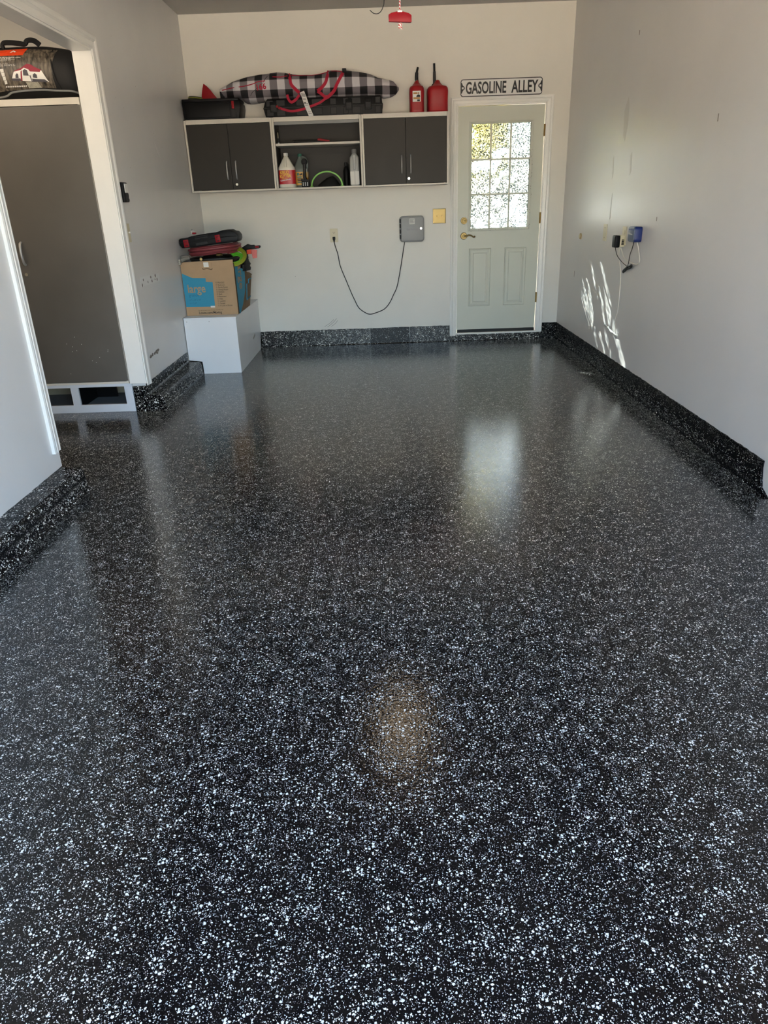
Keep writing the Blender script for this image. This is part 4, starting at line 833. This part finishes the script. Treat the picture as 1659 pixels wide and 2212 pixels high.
decal(A((250, 865), (262, 822), (420, 822), (440, 870)), MD, tb, 'tent_print', .0048, tbfront, 2); decal(A((665, 885), (650, 828), (740, 835), (900, 840), (975, 892)), MD, tb, 'tent_print', .0048, tbfront, 2)
decal(A((425, 690), (450, 660), (462, 870), (430, 860)), MR_, tb, 'tent_print', .005, tbfront, 1); decal(A((620, 760), (660, 882), (645, 884), (600, 765)), MD, tb, 'tent_print', .005, tbfront, 1)
for y0, x0, x1, th in ((395, -30, 410, 18), (425, -30, 210, 15), (440, 30, 295, 8), (460, 0, 220, 7), (478, 0, 130, 7), (522, -30, 165, 7), (545, -30, 320, 8), (568, -30, 320, 8), (590, -30, 110, 7)):
    k = x0
    while k < x1:
        wd = random.choice((14, 18, 24)); decal(A((k, y0 + 2), (k, y0 + th), (min(k + wd, x1), y0 + th - 1), (min(k + wd, x1), y0)), MW, tb, 'print_text', .004, tbfront, 1); k += wd + (9 if random.random() < .75 else 22)
for k in range(4): decal(A((10 + 28 * k, 640 + 75 * k), (85 + 20 * k, 632 + 75 * k), (95 + 20 * k, 700 + 75 * k), (35 + 24 * k, 712 + 75 * k)), M['paper'], tb, 'print_icon', .004, tbfront, 1)
for k in range(12): decal(A((110 + 36 * k, 1000 - 1.5 * k), (136 + 36 * k, 992 - 1.5 * k), (138 + 36 * k, 966 - 1.5 * k), (112 + 36 * k, 975 - 1.5 * k)), M['paper'], tb, 'print_text', .004, tbfront, 1)
tf = lambda x, z, e: (x, tbfront(x, z) - e, z)
MB().tube([tf(-2.90, 2.035, .002), tf(-2.6, 2.035, .002), tf(-2.36, 2.034, .002), tf(-2.27, 2.056, .002), tf(-2.10, 2.063, .002), tf(-2.0, 2.056, .002), tf(-1.90, 2.050, .002), tf(-1.862, 2.036, .002)], .006, n=6).build('piping', M['grey'], tb, True)
MB().tube([tf(-1.985, 2.275, .002), tf(-1.990, 2.20, .002), tf(-1.985, 2.13, .002), tf(-1.965, 2.062, .002)], .005, n=6).build('end_seam', M['blackr'], tb, True)
MB().ribbon([(-2.30, 5.20, 2.298), (-2.285, 5.19, 2.322), (-2.24, 5.19, 2.324), (-2.19, 5.19, 2.318), (-2.15, 5.18, 2.312), (-2.13, 5.18, 2.330), (-2.09, 5.18, 2.328), (-2.06, 5.185, 2.305)], .030, .010, nrm=(0, -.8, .6)).build('carry_strap', M['blackm'], tb)

# ================================================================== white corner box
WX1, WY0, WZ = -1.265, 6.300, .475
wbx = thing('corner_box', (-1.49, 6.9, 0), 'white painted wooden box boxing in the corner under the moving carton', 'box')
MB().prism([(XL + .006, WZ), (WX1, WZ), (WX1, .001), (-1.598, .001), (-1.601, .110), (-1.700, .122), (XL + .006, .125)], FXZ, WY0, WY0 + .018).build('front_panel', M['woodbox'], wbx)
MB().prism([(WY0 + .018, WZ), (D - .003, WZ), (D - .003, .162), (D - .014, .162), (D - .06, .09), (D - .10, .001), (WY0 + .018, .001)], FYZ, WX1 - .018, WX1).build('side_panel', M['woodbox'], wbx)
MB().box(XL + .004, WX1 + .004, WY0 - .004, D - .002, WZ, WZ + .012, .002).build('lid', M['woodbox'], wbx)
for x, z in ((-1.692, .455), (-1.498, .453)): MB().cyl((x, WY0, z), (x, WY0 - .0015, z), .003, n=8).build('nail', M['scuff'], wbx)
for k in range(6): MB().box(WX1, WX1 + .001, 7.05 + .02 * k, 7.058 + .02 * k, .16 + .004 * k, .185 + .004 * k).build('scuff_mark', M['scuff'], wbx)

# ================================================================== moving carton
BX0, BX1, BY0, BY1, BZ0 = -1.716, -1.264, 6.440, 7.050, WZ + .0125
mvb = thing('moving_box', (-1.49, 6.74, BZ0), 'open cardboard moving box marked large standing on the white corner box', 'cardboard box')
TF = .940
MB().prism([(BX0, BZ0), (BX1, BZ0), (BX1, TF + .003), (BX1 - .22, TF - .002), (BX0 + .02, TF - .006), (BX0, TF - .022)], FXZ, BY0, BY0 + .005).build('front_wall', M['card'], mvb)
MB().box(BX0, BX0 + .005, BY0 + .005, BY1, BZ0, .90).build('side_wall', M['card'], mvb)
MB().box(BX0 + .005, BX1 - .002, BY1 - .005, BY1, BZ0, .80).build('back_wall', M['card'], mvb)
MB().box(BX0 + .005, BX1 - .005, BY0 + .005, BY1 - .005, BZ0, BZ0 + .005).build('bottom', M['card'], mvb)
def side_x(y, z):                      # right wall bulges out at the top rear
    u = (y - BY0) / (BY1 - BY0); v = max(0, (z - BZ0) / .42); return BX1 + .050 * u ** 1.6 * min(1, v * 1.3)
def side_top(y): u = (y - BY0) / (BY1 - BY0); return TF - .022 - .150 * u
b = bmesh.new(); NU, NV = 12, 8; g = []
for i in range(NU + 1):
    y = BY0 + .003 + (BY1 - BY0 - .003) * i / NU; g.append([b.verts.new((side_x(y, BZ0 + (side_top(y) - BZ0) * j / NV), y, BZ0 + (side_top(y) - BZ0) * j / NV)) for j in range(NV + 1)])
for i in range(NU):
    for j in range(NV): b.faces.new((g[i][j], g[i + 1][j], g[i + 1][j + 1], g[i][j + 1]))
bmesh.ops.solidify(b, geom=b.faces[:], thickness=.005); o = MB(); o._merge(b); o.build('side_wall', M['card'], mvb)
rp = lambda pts: [(p[0], p[1]) for p in pts]
FY = BY0 - .0005
MB().prism(rp([(-1.7145, .843), (-1.627, .802), (-1.515, .798), (-1.516, .768), (-1.458, .764), (-1.462, .559), (-1.7145, .563)]), FXZ, FY - .0006, BY0 + .001).build('blue_print', M['blueprint'], mvb)
text('large', .098, (-1.684, FY - .001, .682), M['card'], mvb, sx=.83, bold=.0014)
text('grande', .038, (-1.678, FY - .001, .648), M['blueink'], mvb, sx=.85)
text('24" x 18" x 18"', .022, (-1.680, FY - .001, .612), M['blueink'], mvb, sx=.75); text('4.5 CU.FT', .020, (-1.680, FY - .001, .586), M['blueink'], mvb, sx=.8)
for k, s_ in enumerate(('FRAGILE', 'Bedroom', 'Family Room', 'Dining Room', 'Kitchen', 'Bath', 'Basement', 'Attic', 'Laundry', 'Garage', 'A Load of Bricks')):
    z = .752 - .0192 * k; text(s_, .0185, (-1.416, FY, z), M['greyink'], mvb, sx=.86, bold=.0002)
    frame_ring(-1.433, -1.423, z + .001, z + .012, .0016, [(0, BY0 + .0005), (0, FY), (1, FY), (1, BY0 + .0005)]).build('check_circle', M['greyink'], mvb)
text('Lowes.com/Moving', .030, (-1.610, FY, .500), M['ink'], mvb, sx=.86, bold=.0004)
text('For tips to make your move go smoothly, visit', .0125, (-1.612, FY, .527), M['greyink'], mvb, sx=.93)
MB().box(-1.518, -1.474, FY - .0022, BY0, .888, .928).build('shipping_label', M['paper'], mvb); MB().box(-1.500, -1.462, FY - .001, BY0, .552, .566).build('tape', M['paper'], mvb)
MB().tube([(-1.530, BY0 - .001, .882), (-1.524, BY0 - .002, .872), (-1.490, BY0 - .002, .876), (-1.455, BY0 - .002, .868), (-1.447, BY0 - .001, .878)], .0035, n=6).build('hand_slot', M['cardin'], mvb, True)
MB().box(-1.527, -1.450, BY0 - .0015, BY0, .882, .930).build('slot_flap', M['card'], mvb)
def sdecal(poly, mat, name, eps=.0012):
    b = bmesh.new(); f = b.faces.new([b.verts.new((0, y, z)) for y, z in poly]); bmesh.ops.triangulate(b, faces=[f])
    for _ in range(4):
        long = [e for e in b.edges if e.calc_length() > .05]
        if not long: break
        bmesh.ops.subdivide_edges(b, edges=long, cuts=1); bmesh.ops.triangulate(b, faces=[f for f in b.faces if len(f.verts) > 3])
    for v in b.verts: v.co.x = side_x(v.co.y, v.co.z) + .005 + eps
    o = MB(); o._merge(b); return o.build(name, mat, mvb)
sdecal([(6.465, .898), (6.80, .830), (6.80, .66), (6.66, .545), (6.52, .4885), (6.465, .4885)], M['blueprint'], 'blue_print')
def swarp(co): return Vector((side_x(co.y, co.z) + .0068 + (co.x - BX1), co.y, co.z))
text('large', .21, (BX1, 6.575, .925), M['card'], mvb, face='right', sx=.60, bold=.002, rot=-math.pi / 2, warp=swarp)
for pl_ in ([(6.86, .56), (6.86, .70), (6.93, .70), (6.93, .735), (7.02, .735)], [(6.86, .56), (7.03, .575)]):
    MB().tube([(side_x(y, z) + .005, y, z) for y, z in pl_], .004, n=5, sub=1).build('blue_line', M['blueprint'], mvb)
MB().tube([(side_x(y, side_top(y)) - .002, y, side_top(y)) for y in (6.96, 7.0, 7.05)], .006, n=6).build('torn_edge', M['cardin'], mvb)

# ------------------------------------------------------------------ contents of the carton
def coil(cx, cy, ax, ay, z0, z1, turns, r, tilt=(0, 0), wob=.012, seed=1, n=8, ph=0.0):
    rnd = random.Random(seed); pts = []; per = 14; offs = [rnd.uniform(-wob, wob) for _ in range(int(turns) + 3)]
    for i in range(int(turns * per) + 1):
        t = i / per; a = 2 * math.pi * t + ph; k = int(t); q = offs[k] + (offs[k + 1] - offs[k]) * (t - k)
        c, s_ = math.cos(a), math.sin(a); e = .72
        x = (ax + q) * math.copysign(abs(c) ** e, c); y = (ay + q) * math.copysign(abs(s_) ** e, s_)
        pts.append((cx + x, cy + y, z0 + (z1 - z0) * t / turns + tilt[0] * x + tilt[1] * y + rnd.uniform(-.003, .003)))
    return MB().tube(pts, r, n=n, sub=3), pts
TSHIRT = MB()
rs = []
for i in range(13):
    z = .60 + .24 * i / 12; f_ = (1 - (i / 12) ** 4) ; r = []
    for j in range(28):
        a = 2 * math.pi * j / 28; wv = 1 + .10 * noise.noise(Vector((math.cos(a) * 2.5, math.sin(a) * 2.5, i * .5)))
        c, s_ = math.cos(a), math.sin(a)
        r.append((-1.480 + .205 * f_ ** .3 * wv * math.copysign(abs(c) ** .7, c), 6.75 + .26 * f_ ** .3 * wv * math.copysign(abs(s_) ** .7, s_), z + .012 * wv))
    rs.append(r)
fill = MB().rings(rs).build('black_cloth', M['blackm'], None, True)
tag(fill, 'black cloth stuffed inside the moving box under the hoses', 'cloth')
cl = MB(); rs = []
for i in range(9):
    t = i / 8; r = []
    for j in range(20):
        a = 2 * math.pi * j / 20; wv = 1 + .35 * noise.noise(Vector((math.cos(a) * 2, math.sin(a) * 2, i * .9)))
        r.append((-1.245 + .012 * t + (.050 - .025 * t) * math.cos(a) * wv, 6.86 + (.13 - .06 * t) * math.sin(a) * wv, .822 + .143 * t))
    rs.append(r)
tag(cl.rings(rs).build('black_jacket', M['blackm'], None, True), 'crumpled black jacket bulging over the right side of the moving box', 'jacket')
b, p = coil(-1.470, 6.72, .200, .215, .868, .955, 6.4, .0115, wob=.012, seed=4); bhz = thing('air_hose', (-1.47, 6.72, .868), 'coiled black rubber air hose with brass ends in the moving box', 'hose', 'coiled hoses in the moving box')
b.build('hose', M['blackr'], bhz, True)
MB().cyl((-1.548, 6.490, .955), (-1.538, 6.460, .953), .010, n=12).cyl((-1.542, 6.470, .954), (-1.535, 6.450, .953), .012, n=6).build('brass_coupler', M['brass'], bhz, True)
b, p = coil(-1.455, 6.69, .205, .220, .988, 1.046, 7.3, .0115, wob=.020, seed=9, tilt=(.07, 0), ph=-.9); rhz = thing('air_hose', (-1.455, 6.69, .975), 'coiled dull red rubber air hose on top of the black hose', 'hose', 'coiled hoses in the moving box')
b.build('hose', M['hose_red'], rhz, True)
MB().cyl((-1.40, 6.458, .984), (-1.35, 6.452, .985), .011, n=12).cyl((-1.39, 6.456, .984), (-1.365, 6.452, .984), .014, n=6).build('brass_coupler', M['brass'], rhz, True)
def cloop(k, n_=18):
    ax, az, ay = .115 - .016 * k, .066 - .011 * k, .10 - .012 * k; pts = []
    for i in range(n_ + 1):
        a = math.radians(-118 + 236 * i / n_); pts.append((-1.278 + ax * math.cos(a) + .004 * k, 6.560 + ay * math.sin(a) * .8 - .02 * math.cos(a), .958 + az * math.sin(a) * 1.08 + .004 * math.cos(a)))
    return pts
yh = thing('air_hose', (-1.24, 6.55, .88), 'yellow-green hose looped over the front right of the moving box', 'hose', 'coiled hoses in the moving box')
for k in (0, .9, 1.8): MB().tube(cloop(k), .0066, n=8, sub=2).build('hose_loop', M['hose_yel'], yh, True)
gh = thing('air_hose', (-1.25, 6.55, .88), 'bright green hose looped inside the yellow-green hose', 'hose', 'coiled hoses in the moving box')
for k in (2.0, 2.9, 3.8): MB().tube([(x, y - .012, z - .018) for x, y, z in cloop(k)], .0064, n=8, sub=2).build('hose_loop', M['hose_grn'], gh, True)
# tool case lying on the hoses
OUT = [(-1.712, 1.11), (-1.7, 1.122), (-1.65, 1.124), (-1.602, 1.138), (-1.5, 1.152), (-1.398, 1.16), (-1.33, 1.178), (-1.27, 1.178), (-1.255, 1.166), (-1.226, 1.162), (-1.206, 1.136), (-1.205, 1.106), (-1.219, 1.082), (-1.288, 1.076), (-1.45, 1.062), (-1.614, 1.048), (-1.69, 1.042), (-1.708, 1.068)]
dr = thing('drill_case', (-1.46, 6.56, 1.06), 'black power tool case with pink-red latches resting on the coiled hoses', 'tool case')
MB().prism(OUT, FXZ, 6.475, 6.70, .010).build('body', M['black'], dr, True)
MB().tube([(-1.710, 6.470, 1.086), (-1.58, 6.466, 1.098), (-1.45, 6.466, 1.110), (-1.33, 6.466, 1.124), (-1.215, 6.470, 1.128)], .003, n=5).build('seam', M['dgrey'], dr, True)
for x, z in ((-1.648, 1.082), (-1.375, 1.112)):
    Rm = Matrix.Translation((x, 6.468, z)) @ Matrix.Rotation(-.12, 4, 'Y')
    la = MB().box(-.022, .022, -.006, .012, -.030, .030, .004, mat=Rm).build('latch', M['red'], dr, True)
    MB().box(-.010, .012, -.0075, -.004, -.018, -.012, .001, mat=Rm).build('latch_groove', M['blackm'], la)
    MB().box(-.014, .012, -.0075, -.004, .012, .016, .001, mat=Rm).build('latch_groove', M['blackm'], la)
MB().box(-.052, .052, -.006, .010, -.012, .012, .003, mat=Matrix.Translation((-1.515, 6.472, 1.078)) @ Matrix.Rotation(-.12, 4, 'Y')).build('handle', M['dgrey'], dr)
MB().box(-.055, .055, -.006, .010, -.005, .005, .002, mat=Matrix.Translation((-1.515, 6.472, 1.123)) @ Matrix.Rotation(-.12, 4, 'Y')).box(-.055, .055, -.006, .010, -.004, .004, .002, mat=Matrix.Translation((-1.515, 6.472, 1.138)) @ Matrix.Rotation(-.12, 4, 'Y')).build('handle_rib', M['dgrey'], dr)
MB().box(-1.595, -1.566, 6.50, 6.53, 1.152, 1.166, .003).build('top_latch', M['red'], dr)
MB().tube([(-1.606, 6.53, 1.150), (-1.610, 6.53, 1.178), (-1.598, 6.53, 1.190), (-1.585, 6.53, 1.184), (-1.580, 6.53, 1.172)], .0045, n=6).build('wire_clip', M['silver'], dr, True)
# clamp at the right, plugs at the left
hd = thing('spring_clamp', (-1.15, 6.78, .93), 'black-handled hand clamp with a translucent red pad beside the hoses', 'clamp')
MB().prism([(-1.236, 1.018), (-1.176, 1.050), (-1.150, 1.042), (-1.118, 1.042), (-1.112, 1.032), (-1.068, 1.036), (-1.062, 1.022), (-1.072, 1.010), (-1.150, 1.006), (-1.190, 1.000), (-1.230, .995)], FXZ, 6.73, 6.77, .005).build('handle', M['black'], hd, True)
MB().box(-1.108, -1.076, 6.726, 6.732, 1.014, 1.030, .002).build('grip_insert', M['red'], hd)
MB().box(-1.190, -1.150, 6.74, 6.78, .965, 1.006, .004).build('jaw', M['orange'], hd)
MB().prism([(-1.152, 1.004), (-1.100, .998), (-1.106, .930), (-1.142, .928)], FXZ, 6.745, 6.775, .003).build('pad', M['pinktrans'], hd)
MB().box(-1.222, -1.186, 6.75, 6.79, .955, 1.004, .004).build('lower_jaw', M['black'], hd)
pg = thing('extension_plug', (-1.70, 6.40, .92), 'clear plastic power plugs with bright prongs hanging over the left of the moving box', 'plug')
M['clear'] = pmat('smoky_clear_plastic', (150, 146, 136), .2, alpha=.75)
MB().tube([(-1.640, 6.455, .962), (-1.665, 6.43, .962), (-1.690, 6.405, .952), (-1.700, 6.395, .945)], lambda t: .012 + .008 * t, n=10).build('plug_body', M['clear'], pg, True)
MB().tube([(-1.650, 6.47, .976), (-1.672, 6.44, .978), (-1.698, 6.415, .972)], lambda t: .010 + .006 * t, n=10).build('plug_body', M['clear'], pg, True)
for dz in (.010, -.006, -.020): MB().box(-1.716, -1.694, 6.36, 6.385, .945 + dz, .9475 + dz, .0006).build('prong', M['chrome'], pg)
MB().box(-1.712, -1.694, 6.372, 6.398, .915, .966, .004).build('plug_face', M['clear'], pg, True)

# ================================================================== overhead: opener, release handle, loose wire
op = thing('garage_door_opener', (.06, 4.72, 2.62), 'garage door opener hung from the ceiling with a lit warm bulb', 'door opener')
MB().box(-.08, .20, 4.62, 5.02, 2.66, 2.80, .02).build('motor_housing', M['lgrey'], op, True)
MB().box(.035, .085, Y0 + .02, 4.62, 2.68, 2.72, .004).build('rail', M['silver'], op)
MB().box(-.06, -.04, 4.80, 4.82, 2.79, H, 0).box(.16, .18, 4.80, 4.82, 2.79, H, 0).build('hanger', M['silver'], op)
MB().box(.03, .16, 3.33, 3.47, 2.655, 2.70, .006).build('trolley', M['dgrey'], op)
M['bulb'] = pmat('lit_bulb', (255, 205, 140), 0.4, emit=0.03)
MB().cyl((.06, 4.58, 2.64), (.06, 4.58, 2.68), .018, n=14).build('socket', M['white'], op)
blb = MB().ball((.06, 4.58, 2.60), .058, 1, 1, .75).build('bulb', M['bulb'], op, True)
MB().box(.03, .09, 4.56, 4.63, 2.675, 2.70, .003).build('socket_arm', M['lgrey'], op)
bl_ = bpy.data.lights.new('bulb_light', 'POINT'); bl_.energy = 3.2; bl_.color = (1.0, .76, .50); bl_.shadow_soft_size = .17
blo = bpy.data.objects.new('bulb_light', bl_); COL.objects.link(blo); blo.location = (.06, 4.58, 2.545)
rh = thing('release_handle', (.110, 3.4, 2.0), 'red emergency release handle hanging on a red and white cord', 'pull handle')
hx, hy_ = .110, 3.40
MB().prism([(.064, 2.008), (.0635, 2.032), (.075, 2.038), (.098, 2.042), (.122, 2.041), (.145, 2.035), (.156, 2.028), (.156, 2.004), (.150, 2.003)], FXZ, hy_ - .008, hy_ + .008, .003).build('grip', M['red'], rh, True)
MB().box(.100, .119, hy_ - .010, hy_ + .010, 2.0385, 2.0435, .001).build('ferrule', M['white'], rh)
M['rope'] = pmat('striped_rope', (214, 206, 200), .8)
n_ = M['rope'].node_tree; wv_ = n_.nodes.new('ShaderNodeTexWave'); wv_.bands_direction = 'DIAGONAL'; wv_.inputs['Scale'].default_value = 55; ge_ = n_.nodes.new('ShaderNodeNewGeometry'); n_.links.new(ge_.outputs['Position'], wv_.inputs['Vector'])
cr_ = n_.nodes.new('ShaderNodeValToRGB'); cr_.color_ramp.interpolation = 'CONSTANT'; cr_.color_ramp.elements[0].color = lin((226, 220, 214)); cr_.color_ramp.elements[1].position = .55; cr_.color_ramp.elements[1].color = lin((190, 60, 60))
n_.links.new(wv_.outputs['Fac'], cr_.inputs[0]); n_.links.new(cr_.outputs[0], n_.nodes['Principled BSDF'].inputs['Base Color'])
MB().tube([(.110, hy_, 2.043), (.1105, hy_, 2.2), (.108, hy_, 2.45), (.105, hy_, 2.654)], .0036, n=8).build('cord', M['rope'], rh, True)
MB().ball((.110, hy_ - .004, 1.998), .0085, 1, 1, .8, 8).tube([(.110, hy_, 1.998), (.105, hy_ - .008, 1.990), (.108, hy_ - .01, 1.984)], .0034, n=6).tube([(.110, hy_, 1.998), (.114, hy_ - .008, 1.988), (.116, hy_ - .01, 1.980)], .0034, n=6).build('knot', M['rope'], rh, True)
wr_ = MB().tube([(-.010, hy_, 2.050), (.003, hy_, 2.040), (.018, hy_, 2.037), (.032, hy_, 2.043), (.042, hy_, 2.058), (.048, hy_, 2.085), (.050, hy_, 2.2), (.055, hy_, 2.45), (.062, hy_, 2.68)], .0016, n=6).build('loose_wire', M['blackr'], None, True)
tag(wr_, 'thin black wire curling down from the opener rail beside the release cord', 'wire')

al = thing('added_alcove_lamp', (-2.75, 4.1, 2.53), 'unseen round ceiling lamp added to brighten the alcove', 'lamp')  # unseen fixture, added with its point light to brighten the dark alcove
MB().cyl((-2.75, 4.1, 2.62), (-2.75, 4.1, 2.595), .11, n=28).build('base', M['white'], al, True)
MB().ball((-2.75, 4.1, 2.590), .10, 1, 1, .5).build('shade', pmat('added_lamp_glass', (255, 226, 190), .4, emit=1.2), al, True)
al_ = bpy.data.lights.new('alcove_fill_light', 'POINT'); al_.energy = 9; al_.color = (1, .86, .70); al_.shadow_soft_size = .08
alo = bpy.data.objects.new('alcove_fill_light', al_); COL.objects.link(alo); alo.location = (-2.75, 4.1, 2.44)

# ================================================================== outside the back door
def wallpt(y, z): return Vector((XR, y, z))
STREAK_GAPS = [((XR, 6.551, .587), (XR, 6.13, .28), .010), ((XR, 6.41, .610), (XR, 6.18, .335), .013), ((XR, 6.077, .80), (XR, 5.83, .60), .014), ((XR, 5.93, .63), (XR, 5.80, .44), .012), ((XR, 5.79, .51), (XR, 5.60, .34), .016),
        ((XR, 5.60, .37), (XR, 5.30, .16), .026), ((XR, 6.05, .59), (XR, 5.90, .42), .009), ((XR, 5.81, .30), (XR, 5.66, .19), .012), ((XR, 6.33, .75), (XR, 6.18, .60), .007), ((XR, 5.95, .27), (XR, 5.85, .20), .009),
        ((1.42, 6.02, 0), (1.67, 5.91, 0), .010), ((1.60, 5.50, 0), (1.78, 5.16, 0), .012)]  # wanted sun streaks on wall and floor; leaves are kept off these beams
PLY = 8.02
def toplane(p): p = Vector(p); t = (p.y - PLY) / SUN_DIR.y; q = p - SUN_DIR * t; return (q.x, q.z)
GP = [(toplane(a), toplane(c), r) for a, c, r in STREAK_GAPS]
def segd(p, a, c):
    ax, az = a; dx, dz = c[0] - ax, c[1] - az; l2 = dx * dx + dz * dz; t = max(0, min(1, ((p[0] - ax) * dx + (p[1] - az) * dz) / l2)) if l2 else 0
    return math.hypot(p[0] - ax - dx * t, p[1] - az - dz * t)
tree = thing('yellow_leaf_tree', (.15, 8.9, -.08), 'yellow-leaved tree close outside the back door window, leaf gaps cut to shape sun streaks', 'tree')
MB().tube([(.15, 8.9, -.1), (.18, 8.85, .8), (.25, 8.7, 1.5), (.45, 8.4, 2.0), (.75, 8.1, 2.4)], lambda t: .07 - .05 * t, n=10).build('trunk', M['bark'], tree, True)
MB().tube([(.22, 8.75, 1.3), (.5, 8.4, 1.55), (.95, 8.1, 1.8), (1.15, 8.05, 1.95)], lambda t: .03 - .022 * t, n=8).build('branch', M['bark'], tree, True)
rnd = random.Random(5)
def leaves(name, mat, n_, boxr, size, seed, gaps=True):
    rnd = random.Random(seed); b = bmesh.new(); k = 0; tries = 0
    while k < n_ and tries < n_ * 4:
        tries += 1; p = Vector([rnd.uniform(*boxr[i]) for i in range(3)]); sz = size * rnd.uniform(.6, 1.25)
        if gaps:
            q = toplane(p)
            if any(segd(q, a, c) < r + sz * .42 for a, c, r in GP): continue
        u = Vector((rnd.gauss(0, 1), rnd.gauss(0, .5), rnd.gauss(0, .6))).normalized(); v = u.cross(Vector((rnd.gauss(0, .5), 1, rnd.gauss(0, .5)))).normalized()
        vs_ = [b.verts.new(p + u * sz * a + v * sz * c) for a, c in ((-.5, 0), (-.1, .26), (.5, 0), (-.1, -.26))]; b.faces.new(vs_); k += 1
    o = MB(); o._merge(b); o = o.build(name, M[mat], tree); o['kind'] = 'stuff'; return o
leaves('foliage', 'leafy', 9000, ((.30, 1.30), (7.90, 8.14), (1.55, 2.75)), .060, 3)  # dense leaves placed to block the sun except through the cut gaps
leaves('foliage', 'leafy', 2500, ((-.6, 1.0), (8.2, 9.4), (1.55, 2.9)), .09, 8)
